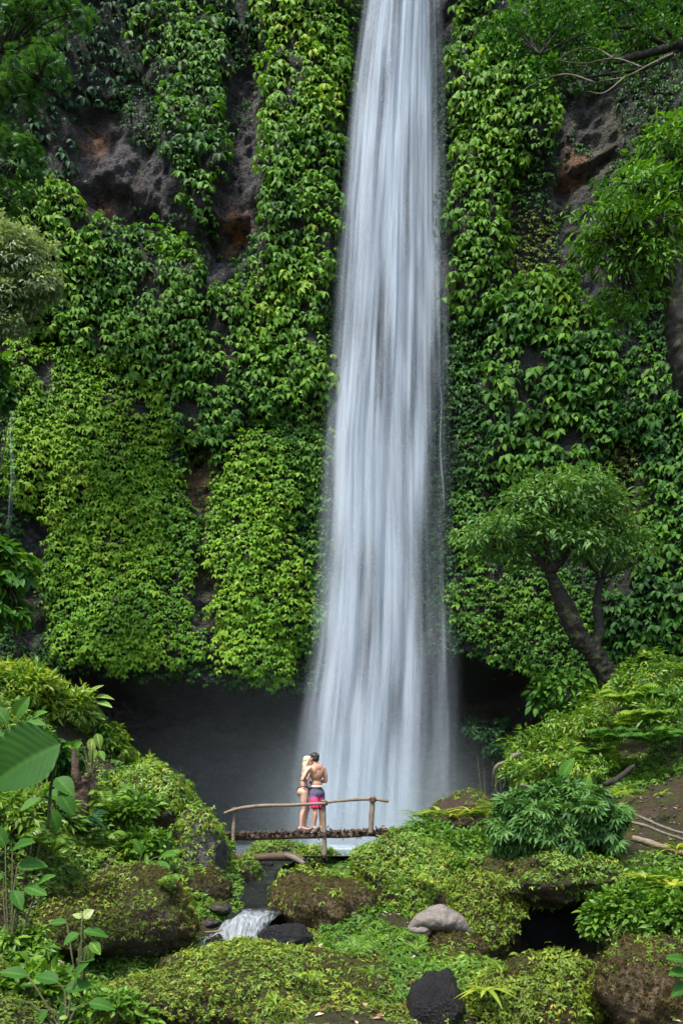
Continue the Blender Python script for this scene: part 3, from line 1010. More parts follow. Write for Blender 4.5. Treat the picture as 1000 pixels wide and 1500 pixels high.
def shrub(name, label, cat, px, py, Y, rpx, rpy, n, tm, size, tint, mat, group=None, seed=0, depth=.8, stems=4, ncl=None, hang=.2, up=.55, clump=.28, base=None):
    """a bush: crown centred at the photo place, its foot on the ground"""
    r = np.random.default_rng(1000 + seed)
    c = P(px, py, Y)
    k = Y / F_PX
    rd = np.array([rpx * k, max(rpx, rpy) * k * depth, rpy * k])
    foot = np.array([c[0], Y, min(float(ground_z(c[0], Y)[0]) - .05, c[2] - rd[2] * .3)]) if base is None else np.asarray(base, float)
    root = empty(name, foot, label, cat, group)
    mb = MB()
    cc = leaf_cloud(mb, c, rd, n, tm, size, tint, r, hang=hang, up=up, nclump=ncl, clump=clump)
    mb.build('foliage', mat, root)
    st = MB()
    for q in cc[r.permutation(len(cc))[:stems]]:
        mid = foot * .45 + q * .55 + [0, 0, -.08 * rd[2]]
        tube(st, [foot + r.normal(0, .03, 3), mid, q], [.018 + .012 * rd[2], .012, .006], 5, 4)
    if stems:
        st.build('stem', M['stem'], root)
    return root


def cover(name, label, px_poly, Yfun, dens, tm, size, tint, mat, seed, lift=.03, thr=-.2, group=None, kind='stuff', freq=1.1, cat='ground cover'):
    pass


def ground_cover(label, box, n, tm, size, tint, mat, seed, mask, lift=.02, thr=-.1, freq=1.0):
    """leaves standing on the soil sheet inside a ground rectangle (x0,x1,y0,y1)"""
    r = np.random.default_rng(3000 + seed)
    x, y = r.uniform(box[0], box[1], n), r.uniform(box[2], box[3], n)
    nz = fb2(x, y, freq, freq, 3, 40 + seed)
    k = nz > thr + r.normal(0, .12, n)
    if mask is not None:
        k &= mask(x, y)
    x, y = x[k], y[k]
    m = len(x)
    z = ground_z(x, y)
    e = .12
    gx_ = (ground_z(x + e, y) - ground_z(x - e, y)) / (2 * e); gy_ = (ground_z(x, y + e) - ground_z(x, y - e)) / (2 * e)
    N = unit(np.stack([-gx_, -gy_, np.ones(m)], -1))
    pos = np.stack([x, y, z], -1) + N * (np.abs(r.normal(0, 1, m)) * lift + .01)[:, None]
    a = r.uniform(0, 2 * math.pi, m)
    d = np.stack([np.cos(a), np.sin(a) - .25, r.normal(.1, .25, m)], -1) + N * .15
    nr = N + np.stack([r.normal(0, .3, m), r.normal(0, .3, m) - .3, np.zeros(m)], -1)
    mb = MB()
    scatter(mb, tm, pos, d, nr, size * r.uniform(.6, 1.3, m), np.clip(tint + r.normal(0, .12, m) + .14 * fb2(x, y, 1.6, 1.6, 2, 8.0), .02, .98))
    tag(mb.build('ground_cover', mat), label, 'ground cover', kind='stuff')


def rock_shape(c, rd, seed, sub=5, facets=9, amp=.13, flat=.0, rotz=None):
    r = np.random.default_rng(2000 + seed)
    V, F = (ICO5 if sub == 5 else ICO4 if sub == 4 else ICO3)
    V = V.copy()
    for _ in range(facets):
        nn = unit(r.normal(size=3)); dd = r.uniform(.62, .92)
        e = np.clip(V @ nn - dd, 0, None)
        V = V - nn * (e * .85)[:, None]
    s = r.uniform(0, 99)
    V = V * (1 + amp * fbm(V * 1.6 + s, 5)[:, None] + .03 * fbm(V * 9 + s, 3)[:, None])
    V = V * np.asarray(rd)
    a = r.uniform(-.3, .3) if rotz is None else rotz
    R = np.array([[math.cos(a), -math.sin(a), 0], [math.sin(a), math.cos(a), 0], [0, 0, 1]])
    return V @ R.T + np.asarray(c), F


SPECK = T_SMALL


def boulder(name, label, px, py, Y, rpx, rpy, mat, seed, moss=None, depth=.8, cat='boulder', group='boulders in the stream bed', amp=.13, facets=9):
    """moss: list of (n, template, size, tint, material, up threshold, noise threshold, part name)"""
    c = P(px, py, Y)
    k = Y / F_PX
    rd = np.array([rpx * k, max(rpx * depth, rpy) * k, rpy * k])
    V, F = rock_shape(c, rd, seed, 5, facets, amp)
    root = empty(name, (c[0], c[1], c[2] - rd[2] * .9), label, cat, group)
    mb = MB(); mb.add(V, [F], .5)
    mb.build('stone', mat, root)
    moss = list(moss or [])
    if moss and mat is not M['wet_rock'] and Y < 14:
        moss.append((int(6500 * min(1.6, rd[0] * rd[2] / .5 + .3)), T_SMALL, .026, .34, M['brown_moss'], -.6, -.9, 'moss_crust'))
    for q, (n, tm, size, tint, lm, upt, nth, pn, *msk) in enumerate(moss):
        r = np.random.default_rng(4000 + seed * 7 + q)
        p, N = tri_sample(V, F, n, r)
        nz = fbm(p * (1.9 / max(.3, rd.max())) * .9 + seed + q * 3.1, 3)
        kp = (N[:, 2] + .35 * nz > upt) & (nz > nth + r.normal(0, .15, n))
        if msk: kp &= msk[0](p)
        p, N = p[kp], N[kp]
        m = len(p)
        if m == 0: continue
        d = unit(r.normal(size=(m, 3)) + [0, -.2, -.1]); d = d - N * (np.sum(d * N, 1) * .6)[:, None] + N * .35
        nr = N + r.normal(0, .5, (m, 3)) + [0, -.2, .2]
        mm = MB()
        scatter(mm, tm, p + N * (np.abs(r.normal(0, .6, m)) * size * .9)[:, None], d, nr, size * r.uniform(.6, 1.35, m), np.clip(tint + r.normal(0, .13, m) + .12 * nz[kp], .02, .98))
        tag(mm.build(pn, lm, root), kind='stuff')
    return root


def frond(mb, base, dirh, L, arch, r, w=.34, npair=16, tint=.6, droop=.9):
    """one fern frond: curved rachis with paired narrow pinnae"""
    t = np.linspace(0, 1, npair + 2)
    dirh = unit(np.array([dirh[0], dirh[1], 0.0]))
    rise = arch * np.sin(t * math.pi * droop) * L
    C = base + dirh * (t * L * .9)[:, None] + np.stack([0 * t, 0 * t, rise], -1)
    T = unit(np.gradient(C, axis=0))
    S = unit(np.cross(T, [0, 0, 1.0]))
    U = np.cross(S, T)
    tube(mb, C[::3], np.linspace(.008, .002, len(C[::3])) * L * 1.2, 4, 2, tint=tint * .7)
    for sg in (-1, 1):
        pl = w * L * np.sin(np.clip(t * 1.08 + .08, 0, 1) * math.pi) ** .7
        d = S * sg * .9 + T * .45 - U * .25
        scatter(mb, leaf5(.16, .2, .02), C[1:], d[1:], U[1:] + r.normal(0, .08, (len(t) - 1, 3)), pl[1:] + .01, tint + r.normal(0, .05, len(t) - 1))


def fern(name, label, loc, n, L, seed, tint=.6, mat=None, arch=.45, group=None, facing=None, w=.3):
    r = np.random.default_rng(5000 + seed)
    mb = MB()
    for k in range(n):
        a = 2 * math.pi * k / n + r.uniform(-.3, .3) if facing is None else facing[0] + facing[1] * (k / max(1, n - 1) - .5) + r.uniform(-.1, .1)
        frond(mb, np.asarray(loc) + r.normal(0, .02, 3), (math.cos(a), math.sin(a)), L * r.uniform(.75, 1.15), arch * r.uniform(.6, 1.3), r, w, tint=tint + r.normal(0, .05))
    o = mb.build(name, mat or M['lime_leaf'], loc=loc)
    return tag(o, label, 'fern', group)


def strap_plant(name, label, loc, n, L, w, seed, tint=.6, group=None, mat=None, cat='plant', lift=.9):
    r = np.random.default_rng(6000 + seed)
    mb = MB()
    for k in range(n):
        a = 2 * math.pi * k / n * 1.618 + r.uniform(-.4, .4)
        up_ = r.uniform(.25, 1.0) * lift
        tm = leafgrid(3, 8, w / L * .5, r.uniform(.45, .95), .03, .45)
        d = np.array([[math.cos(a), math.sin(a), up_ + .3]])
        scatter(mb, tm, [np.asarray(loc)], d, [[-math.cos(a) * .5, -math.sin(a) * .5, 1]], L * r.uniform(.7, 1.15), np.clip(tint + r.normal(0, .13), 0, 1))
    o = mb.build(name, mat or M['strap_leaf'], loc=loc)
    return tag(o, label, cat, group)


def leaf_tint(V, w, tint, nv=6):
    """paler midrib and side veins on a big leaf"""
    u = np.abs(V[:, 0]) / w
    v = .5 + .5 * np.cos((V[:, 1] - u * .22) * 2 * math.pi * nv)
    return np.clip(tint + .20 * (u < .06) + .08 * (v > .85) - .04 + .05 * fbm(V * 4.0 + nv, 3), 0, 1)


def broadleaf(name, label, foot, leaves, stems=True, mat=None, cat='plant', group=None, hi=False, seed=0):
    """leaves: list of (photo px, py, Y, axis dx, axis dz, length px, width ratio, tint); a leaf base at the photo point"""
    r = np.random.default_rng(7000 + seed)
    root = empty(name, foot, label, cat, group)
    sm = MB()
    for (px, py, Y, dx, dz, L, w, tint) in leaves:
        b = P(px, py, Y); k = Y / F_PX
        tm = leafgrid(9, 22, w, r.uniform(.1, .35), .10, .38, wave=.022, nw=6, power=.8)
        d = np.array([[dx, r.uniform(-.45, .1), dz]])
        lm = MB(); scatter(lm, tm, [b], d, [[r.normal(0, .25), -.65, .75]], L * k, tint)
        lm.T[-1] = leaf_tint(tm[0], w, tint)
        lm.build('leaf', mat or M['broad_leaf'], root)
        mid = (np.asarray(foot) * .4 + b * .6) + [r.normal(0, .02), r.normal(0, .02), .06]
        tube(sm, [np.asarray(foot), mid, b], [.012, .009, .006], 5, 4)
    if stems: sm.build('stem', M['stem'], root)
    return root

xpx = lambda x, y: 500 + x / y * F_PX
# ------------------------------------------------------------------ boulders
MS = lambda n, size=.05, tint=.55, up=.05, nth=-.35: (n, T_SMALL, size, tint, M['moss_leaf'], up, nth, 'moss_cover')
HB = lambda n, size=.07, tint=.62, up=.1, nth=-.1: (n, T_HERB, size, tint, M['lime_leaf'], up, nth, 'leaf_cover')
boulder('mossy_boulder', 'broad brown moss streaked boulder at left with an orange tinted right edge', 165, 1348, 10.6, 145, 74, M['moss_rock'], 1, [MS(5200, .036, .45, -.15, .02), HB(2600, .05, .70, .1, -.05), (2600, T_SMALL, .04, .62, M['moss_leaf'], -.3, -.6, 'moss_cover', lambda p: np.abs(xpx(p[:, 0], p[:, 1]) - 145) < 50 + 30 * vnoise(p * 3)), (1800, T_SMALL, .038, .92, M['brown_moss'], -.5, -.6, 'moss_cover', lambda p: xpx(p[:, 0], p[:, 1]) > 262 + 14 * vnoise(p * 3))], .6, facets=14, amp=.2)
boulder('mossy_boulder', 'steep leafy boulder at the left bank end of the footbridge', 285, 1262, 14.6, 58, 78, M['grey_rock'], 2, [HB(2800, .085, .6, .0, -.15)], .9)
boulder('mossy_boulder', 'round grey boulder wedged under the left end of the bridge', 300, 1300, 13.6, 40, 34, M['grey_rock'], 30, [HB(500, .07, .55, .2, .1)], .9)
boulder('mossy_boulder', 'small upright leafy rock standing in the dark stream gap', 366, 1280, 14.9, 19, 27, M['moss_rock'], 3, [HB(500, .07, .58, -.1, -.2)], .9)
boulder('mossy_boulder', 'tall boulder with grey side and brown bare top above the black rock', 470, 1330, 12.6, 72, 62, M['brown_rock'], 4, [HB(1500, .075, .66, .15, .0), MS(1200, .045, .5, .2, .1)], .9, facets=12)
boulder('black_rock', 'wet black rock beside the white rapid', 419, 1377, 11.0, 42, 26, M['wet_rock'], 5, None, .8, facets=12)
boulder('black_rock', 'small wet black rock in front of the rapid', 362, 1388, 10.7, 24, 14, M['wet_rock'], 6, None, .9)
boulder('black_rock', 'smallest black rock at the left of the rapid', 318, 1382, 10.8, 17, 15, M['wet_rock'], 7, None, .9)
boulder('black_rock', 'large dark wet boulder at the bottom between the mossy mounds', 640, 1475, 8.1, 46, 60, M['wet_rock'], 8, [MS(300, .03, .5, .2, .25)], .9, facets=12)
boulder('brown_rock', 'smooth brown rock holding up the driftwood log', 664, 1388, 10.1, 44, 26, M['brown_rock'], 9, [HB(300, .06, .5, -.3, .3)], .9)
boulder('mossy_boulder', 'yellow green mossy boulder left of the dark hollow', 712, 1335, 11.6, 50, 66, M['moss_rock'], 10, [MS(2800, .055, .62, -.4, -.5), HB(700, .07, .66, -.3, -.05)], .9)
boulder('mossy_boulder', 'domed mossy boulder at the bottom with hanging yellow leaves on its left side', 782, 1462, 8.3, 88, 76, M['moss_rock'], 11, [MS(5500, .05, .6, -.45, -.5), HB(900, .06, .72, -.2, .05)], .8)
boulder('brown_boulder', 'brown leaf littered boulder in the bottom corner', 955, 1448, 7.9, 100, 82, M['brown_rock'], 12, [MS(2600, .035, .5, .0, -.05), HB(300, .05, .6, .2, .1)], .8, facets=12)
boulder('mossy_boulder', 'leafy boulder standing in the pool behind the bridge', 408, 1257, 19.8, 44, 24, M['moss_rock'], 13, [HB(1400, .09, .52, -.2, -.5)], .8)
boulder('mossy_boulder', 'low green boulder behind the middle bridge post', 470, 1261, 19.6, 42, 20, M['moss_rock'], 14, [HB(1100, .09, .58, -.2, -.5)], .8)
boulder('mossy_boulder', 'wide foreground mound of moss and small yellow green leaves', 395, 1484, 8.9, 232, 92, M['moss_rock'], 15, [MS(12000, .040, .58, -.2, -.25), HB(6500, .052, .68, -.15, -.12), (2600, T_NARROW, .06, .78, M['lime_leaf'], -.1, .05, 'leaf_cover')], .7)
boulder('mossy_boulder', 'broad leafy mound rising between the bridge and the driftwood', 604, 1312, 13.4, 96, 90, M['moss_rock'], 16, [HB(8000, .07, .6, -.35, -.25), (3500, T_HERB, .075, .6, M['herb_leaf'], -.3, -.1, 'leaf_cover'), MS(3500, .045, .58, -.2, -.2)], .9)
boulder('mossy_boulder', 'overhanging mossy boulder beneath the rounded shrub with a dark hollow under it', 815, 1284, 12.6, 110, 48, M['moss_rock'], 17, [HB(5200, .075, .5, -.4, -.3), MS(2500, .045, .5, -.3, -.3)], 1.25, amp=.26, facets=14)
for k_, (px_, py_, a_, lab_) in enumerate([(768, 1305, 30, 'creeper clump hanging over the left of the dark hollow'), (842, 1312, 40, 'creeper clump hanging over the middle of the dark hollow'), (905, 1300, 34, 'creeper clump hanging over the right of the dark hollow')]):
    shrub('creeper', lab_, 'creeper', px_, py_, 11.7, a_, 20, 420, T_HERB, .075, .5, M['lime_leaf'], 'creepers over the dark hollow', 70 + k_, hang=.7, stems=3, base=P(px_, py_ - 25, 12.0))
boulder('black_rock', 'black rock added as shade deep inside the hollow under the rounded shrub', 835, 1365, 13.3, 88, 66, M['wet_rock'], 24, None, .6, facets=12)  # added black stone, darkens the hollow in place of real shade
boulder('mossy_boulder', 'leafy boulder at the right of the dark hollow', 935, 1372, 10.9, 62, 46, M['moss_rock'], 18, [HB(2200, .075, .55, -.2, -.4)], .8)
boulder('mossy_boulder', 'low mossy stone at the bottom left under the broad leaves', 40, 1470, 7.4, 60, 44, M['moss_rock'], 19, [MS(2200, .04, .55, -.2, -.3)], .8)
boulder('grey_rock', 'pale grey broken stone at the foot of the large black boulder', 690, 1450, 8.9, 22, 26, M['grey_rock'], 20, None, .9)
boulder('mossy_boulder', 'dark green stone between the driftwood and the domed boulder', 668, 1422, 9.6, 52, 28, M['moss_rock'], 21, [MS(1200, .045, .42, -.2, -.3)], .8)
boulder('brown_boulder', 'bare earthy knoll at the end of the bridge beside the cave', 690, 1200, 18.6, 66, 40, M['soil'], 22, [MS(900, .06, .55, .0, .0)], .8)
boulder('mossy_boulder', 'rounded leaf covered hump on the left bank slope above the bridge', 225, 1190, 15.2, 55, 70, M['moss_rock'], 23, [HB(3800, .095, .62, -.3, -.4)], .8)

# small stones of the stream bed
r = np.random.default_rng(77)
k = 0
for (px, py, Y, s) in [(395, 1330, 13.2, 16), (345, 1345, 12.6, 12), (325, 1330, 12.9, 18), (375, 1340, 12.4, 9), (310, 1352, 12.0, 14), (402, 1306, 14.2, 17), (430, 1285, 17.5, 16), (360, 1352, 12.0, 8), (374, 1304, 15.4, 24), (352, 1322, 13.8, 17), (396, 1290, 16.2, 22), (340, 1292, 15.5, 20), (378, 1322, 13.9, 13), (384, 1268, 17.4, 18)]:
    V, F = rock_shape(P(px, py, Y), np.array([s, s, s * .62]) * Y / F_PX, 60 + k, 4)
    mb = MB(); mb.add(V, [F], .5)
    o = mb.build('stone', M['wet_rock'] if k % 2 else M['grey_rock'], loc=P(px, py, Y))
    tag(o, 'dark wet stone lying in the shaded stream bed under the bridge', 'stone', 'stones of the stream bed'); k += 1

# ------------------------------------------------------------------ ground cover
xpx = lambda x, y: 500 + x / y * F_PX
ground_cover('low mixed herbs and creepers over the left bank', (-11, -1.6, 9.0, 19), 72000, T_HERB, .095, .5, M['lime_leaf'], 1, lambda x, y: (xpx(x, y) < 352) & (xpx(x, y) > -260), .05, -.25)
ground_cover('low green herbs over the right bank', (-.3, 14, 8.5, 23.5), 92000, T_HERB, .095, .5, M['herb_leaf'], 2, lambda x, y: (xpx(x, y) < 1280) & (xpx(x, y) > 470) & ~((xpx(x, y) > 880) & (xpx(x, y) < 1090) & (y > 14.0) & (y < 16.6)) & ~((xpx(x, y) > 735) & (xpx(x, y) < 905) & (y < 13.2)), .05, -.15)
ground_cover('fine moss and seedlings between the foreground stones', (-5, 5, 5.5, 12), 42000, T_SMALL, .045, .5, M['moss_leaf'], 3, lambda x, y: (xpx(x, y) < 1090) & (xpx(x, y) > -90) & ~((np.abs(x + 1.45) < .5) & (y > 9.5)) & ~((xpx(x, y) > 735) & (xpx(x, y) < 905) & (y > 9.3)), .02, -.2)

# fallen leaf litter on the soil
r = np.random.default_rng(91)
x, y = r.uniform(-5, 8, 9000), r.uniform(6.5, 18, 9000)
z = ground_z(x, y)
kk = (np.abs(x + 1.4) > .6)
mb = MB()
scatter(mb, leaf5(.3, .1, .05), np.stack([x, y, z + .015], -1)[kk], r.normal(size=(kk.sum(), 3)) * [1, 1, .2], [[0, -.2, 1]] * kk.sum(), r.uniform(.04, .11, kk.sum()), r.random(kk.sum()))
M['litter'] = leaf_mat('dead_leaf', [(0, (.06, .03, .015)), (.6, (.2, .11, .05)), (1, (.5, .42, .32))], .7, .1, .2)
tag(mb.build('leaf_litter', M['litter']), 'dead brown leaves scattered over the soil', 'leaf litter', kind='stuff')

# ------------------------------------------------------------------ trees
def tree(name, label, trunk, limbs, clumps, tm, size, mat, tint, seed, per=420, hang=.45, group=None, up=.6, clump=.3, cat='tree', ntw=9):
    r = np.random.default_rng(8000 + seed)
    pts = [P(*q[:3]) for q in trunk]
    root = empty(name, pts[0], label, cat, group)
    tb = MB(); tube(tb, pts, [q[3] for q in trunk], 28, 22, rough=.14, fine=.16)
    tb.build('trunk', M['bark'], root)
    lb = MB()
    for lm in limbs:
        tube(lb, [P(*q[:3]) for q in lm], [q[3] for q in lm], 9, 8, rough=.08)
    cr = MB(); ends = []
    for (px, py, Y, rpx, rpy, wgt) in clumps:
        k = Y / F_PX
        c = P(px, py, Y)
        cc = leaf_cloud(cr, c, (rpx * k, rpx * k * .85, rpy * k), int(per * wgt), tm, size, tint, r, clump=clump, hang=hang, up=up, fill=.55, nclump=max(8, int(per * wgt / 14)))
        ends.append((c, cc))
    tips = [P(*lm[-1][:3]) for lm in limbs] + [pts[-1]]
    for c, cc in ends:
        s = min(tips, key=lambda q: np.linalg.norm(q - c))
        for q in cc[r.permutation(len(cc))[:ntw]]:
            m_ = s * .4 + q * .6 + r.normal(0, .06, 3)
            tube(lb, [s, m_, q], [.032, .018, .006], 5, 5)
    lb.build('branch', M['bark'], root)
    cr.build('crown', mat, root)
    return root


tree('leaning_tree', 'leaning tree with forked dark trunk and umbrella crown before the vine wall',
     [(900, 1012, 22.2, .36), (884, 985, 22.2, .29), (868, 958, 22.1, .25), (845, 930, 22, .21), (829, 890, 21.9, .19), (811, 852, 21.8, .15), (803, 832, 21.7, .12)],
     [[(868, 952, 22.1, .2), (878, 922, 22.2, .15), (873, 885, 22.3, .12), (880, 850, 22.4, .1)],
      [(806, 838, 21.7, .12), (780, 812, 21.4, .06), (745, 790, 21.2, .04)],
      [(805, 835, 21.7, .11), (800, 795, 21.6, .07), (795, 760, 21.5, .04)],
      [(806, 838, 21.7, .12), (840, 800, 21.7, .07), (870, 765, 21.8, .04)]],
     [(800, 752, 21.5, 76, 42, 1.7), (745, 782, 21.2, 62, 26, 1.2), (715, 795, 21, 34, 14, .4), (865, 752, 21.8, 66, 36, 1.3), (850, 718, 21.7, 54, 26, .9), (825, 800, 21.4, 66, 30, 1.0), (880, 815, 22.3, 62, 46, 1.1), (905, 795, 22.4, 44, 30, .6), (755, 818, 21.5, 48, 14, .4), (790, 725, 21.6, 36, 16, .5)],
     T_NARROW2, .20, M['fresh_leaf'], .76, 1, 780, .35, clump=.42)
tree('gorge_tree', 'tall glossy leaved tree with dark trunk leaning in at the right edge',
     [(1112, 930, 18.9, .46), (1104, 820, 18.8, .42), (1085, 700, 18.6, .38), (1030, 600, 18.4, .34), (1000, 520, 18.2, .30), (990, 450, 18.1, .26), (985, 380, 18, .2), (975, 310, 18, .13)],
     [[(986, 400, 18, .13), (950, 365, 17.8, .08), (905, 345, 17.6, .04)], [(980, 340, 18, .12), (955, 290, 17.8, .07), (930, 270, 17.6, .04)], [(984, 360, 18, .12), (1010, 300, 17.9, .08), (1020, 240, 17.9, .05)]],
     [(930, 285, 17.7, 52, 34, 1), (975, 225, 17.9, 48, 34, 1), (895, 330, 17.6, 56, 26, .9), (960, 340, 17.6, 52, 36, 1), (890, 370, 17.9, 46, 24, .7), (940, 400, 17.9, 50, 34, .9), (1010, 300, 17.8, 60, 60, 1), (1000, 200, 18, 50, 30, .6), (930, 450, 18.3, 44, 26, .5)],
     T_NARROW2, .19, M['cliff_leaf'], .6, 2, 520, .5, clump=.42)
# overhanging shrub with bare pale twigs at the top right
tree('overhanging_tree', 'thin leaved tree with bare pale twigs hanging over the upper right cliff',
     [(1190, 100, 27, .28), (1160, 80, 25.5, .25), (1120, 60, 23.5, .2), (1040, 55, 23, .15), (960, 75, 22.6, .10), (900, 90, 22.3, .06)],
     [[(1010, 60, 22.9, .08), (955, 95, 22.6, .05), (890, 108, 22.3, .035), (820, 118, 22, .012)], [(980, 68, 22.7, .07), (920, 40, 22.4, .04), (850, 50, 22.1, .02), (790, 80, 21.9, .008)],
      [(1000, 62, 22.8, .06), (940, 20, 22.5, .04), (880, -20, 22.2, .02)]],
     [(830, 55, 22, 58, 34, .9), (900, 30, 22.3, 62, 34, 1), (960, 70, 22.6, 60, 34, 1), (780, 30, 22.2, 52, 30, .8), (860, 100, 22.1, 44, 20, .5), (740, 60, 22.3, 40, 22, .4), (1000, 20, 22.8, 50, 40, .8), (800, 115, 22, 36, 16, .3), (880, -10, 22.4, 80, 30, .8)],
     T_LEAF, .15, M['cliff_leaf'], .38, 3, 900, .2, ntw=3)
tb = MB()
for pts in ([(985, 78), (955, 92), (915, 112), (880, 118), (845, 130)], [(940, 98), (900, 85), (850, 92), (800, 84)], [(915, 112), (885, 135), (860, 133)], [(900, 86), (870, 70), (835, 75), (800, 100)], [(870, 120), (830, 108), (790, 118), (760, 135)]):
    tube(tb, [P(a, b, 21.5 + .12 * k) for k, (a, b) in enumerate(pts)], np.linspace(.022, .005, len(pts)), 6, 6, rough=.03)
tag(tb.build('dead_branch', M['twig']), 'bare pale forked branches in front of the upper right leaves', 'branch')
tree('feathery_tree', 'pale feathery tree at the left edge of the cliff',
     [(-110, 690, 25.8, .3), (-90, 660, 23.5, .25), (-70, 620, 20.5, .2), (-50, 540, 20.4, .16), (-30, 470, 20.3, .1), (-10, 420, 20.2, .06)],
     [[(-30, 470, 20.3, .07), (10, 430, 20, .04), (35, 400, 19.8, .02)]],
     [(30, 390, 19.9, 48, 40, 1.3), (-10, 360, 20, 50, 36, 1), (55, 420, 19.8, 34, 24, .8), (20, 445, 20, 44, 24, 1), (-30, 420, 20.2, 50, 50, .8), (5, 480, 20, 32, 18, .5)],
     T_HERB, .15, M['pale_leaf'], .66, 4, 820, .1, clump=.5)
tree('dark_tree', 'dark leafy tree hanging in from the upper left corner',
     [(-170, 430, 26, .34), (-150, 400, 24, .3), (-120, 360, 21.5, .26), (-70, 260, 21.4, .2), (-30, 160, 21.2, .14), (0, 80, 21, .08)],
     [[(-60, 240, 21.4, .1), (-10, 220, 21, .05), (25, 230, 20.8, .02)], [(-30, 160, 21.2, .1), (20, 120, 20.9, .05), (60, 110, 20.7, .02)]],
     [(20, 50, 21, 60, 44, 1), (60, 110, 20.7, 44, 26, .5), (10, 140, 20.9, 40, 36, .7), (20, 240, 20.8, 34, 40, .8), (0, 300, 21, 36, 34, .6), (80, 30, 21, 50, 26, .6), (-10, 200, 21, 40, 40, .6)],
     T_PINN, .13, M['fresh_leaf'], .42, 5, 480, .3, clump=.45)
tree('broad_leaved_tree', 'broad drooping leaves of a tree at the left edge above the bank',
     [(-120, 1000, 17, .2), (-80, 930, 17, .16), (-50, 860, 17, .1), (-30, 800, 17, .06)],
     [[(-60, 880, 17, .07), (-20, 860, 16.8, .04), (10, 850, 16.7, .02)]],
     [(8, 845, 16.8, 34, 44, .8), (0, 905, 16.7, 40, 22, .5), (-20, 810, 17, 36, 30, .4), (15, 885, 16.8, 28, 20, .35), (-5, 575, 18.6, 32, 26, .4), (0, 545, 18.6, 30, 16, .25)],
     T_LEAF2, .30, M['cliff_leaf'], .48, 6, 330, .7)

# ------------------------------------------------------------------ left bank plants
SG = 'shrubs on the left bank'
shrub('bamboo_shrub', 'bright narrow leaved shrub crowning the left bank', 'shrub', 28, 1015, 14.6, 66, 42, 1500, T_NARROW, .20, .66, M['lime_leaf'], SG, 1)
shrub('bamboo_shrub', 'yellow green narrow leaved shrub reaching to the cave edge', 'shrub', 92, 1045, 15.2, 52, 42, 1300, T_NARROW, .18, .62, M['lime_leaf'], SG, 2)
shrub('leafy_shrub', 'rounded shrub of small lime leaves on the bank edge beside the cave', 'shrub', 150, 1100, 15.8, 42, 40, 900, T_HERB, .14, .6, M['lime_leaf'], SG, 3)
shrub('leafy_shrub', 'low yellow green shrub halfway down the left bank edge', 'shrub', 205, 1150, 16.0, 42, 38, 900, T_HERB, .13, .64, M['lime_leaf'], SG, 4)
shrub('leafy_shrub', 'small bright shrub just above the bridge end on the left', 'shrub', 268, 1215, 16.2, 40, 36, 800, T_HERB, .13, .62, M['lime_leaf'], SG, 5)
shrub('leafy_shrub', 'dark leafy shrub behind the giant leaf', 'shrub', 60, 1110, 13.2, 60, 34, 700, T_LEAF2, .19, .45, M['broad_leaf'], SG, 6)
shrub('bamboo_shrub', 'narrow leaved shrub below the giant leaf', 'shrub', 45, 1195, 10.6, 70, 44, 1100, T_NARROW, .16, .55, M['lime_leaf'], SG, 7)
shrub('leafy_shrub', 'green shrub on the slope right of the tree stump', 'shrub', 190, 1205, 13.6, 52, 46, 900, T_LEAF2, .14, .5, M['herb_leaf'], SG, 8)
shrub('leafy_shrub', 'pale leaved bush low on the slope above the paddle leaves', 'shrub', 215, 1245, 12.9, 46, 26, 650, T_LEAF2, .13, .58, M['herb_leaf'], SG, 9)
shrub('leafy_shrub', 'leafy creeper clump hanging over the rock under the bridge end', 'shrub', 315, 1262, 15.2, 30, 34, 600, T_HERB, .11, .58, M['lime_leaf'], SG, 10)
for k, (px, py, Y, L, lab) in enumerate([(120, 1225, 11.2, .62, 'dark fern on the slope above the broad boulder'), (150, 1245, 11.6, .5, 'green fern beside the pale leaved bush'), (75, 1250, 10.2, .5, 'fern behind the tall sapling stems'), (160, 1190, 12.6, .55, 'drooping fern under the tree stump')]):
    fern('fern', lab, P(px, py, Y), 11, L, k, .42 if k == 0 else .52, M['lime_leaf'] if k else M['deep_leaf'], .5, 'ferns on the left bank')
# giant leaf
b = P(104, 1098, 8.9)
root = empty('elephant_ear', P(70, 1215, 9.2), 'giant ribbed elephant ear leaf at the left edge', 'plant')
lm = MB()
V, F = leafgrid(17, 110, .37, .22, .14, .3, wave=.010, nw=11)
scatter(lm, (V, F), [P(88, 1090, 8.9)], [[-1, -.12, -.5]], [[.1, -.93, .36]], 1.02, .4)
lm.T[-1] = leaf_tint(V, .37, .28, 11)
lm.build('leaf', M['broad_leaf'], root)
sm = MB(); tube(sm, [P(70, 1215, 9.2), P(75, 1150, 9.15), P(88, 1091, 8.92)], [.02, .016, .012], 7, 6); sm.build('stem', M['stem'], root)
broadleaf('taro_plant', 'plant with a few pale wind blown leaves against the dark cave', P(140, 1085, 15.4), [(140, 1022, 15.4, .9, .1, 26, .2, .9), (142, 1030, 15.4, .9, -.15, 26, .24, .84), (130, 1018, 15.4, .5, .4, 26, .2, .86), (128, 1035, 15.4, .9, -.3, 28, .25, .75), (133, 1052, 15.4, .9, .1, 24, .22, .88)], seed=1)
broadleaf('broadleaf_plant', 'clump of broad green leaves above the giant leaf', P(20, 1110, 11.6), [(10, 1060, 11.6, -.4, .7, 34, .3, .55), (22, 1050, 11.6, .5, .7, 36, .3, .6), (30, 1062, 11.6, .9, .1, 40, .28, .58), (12, 1075, 11.6, -.9, -.2, 36, .3, .5), (38, 1075, 11.5, .8, -.4, 36, .3, .62), (45, 1055, 11.7, .8, .5, 30, .3, .66), (2, 1045, 11.8, -.3, .9, 30, .3, .5)], seed=2)
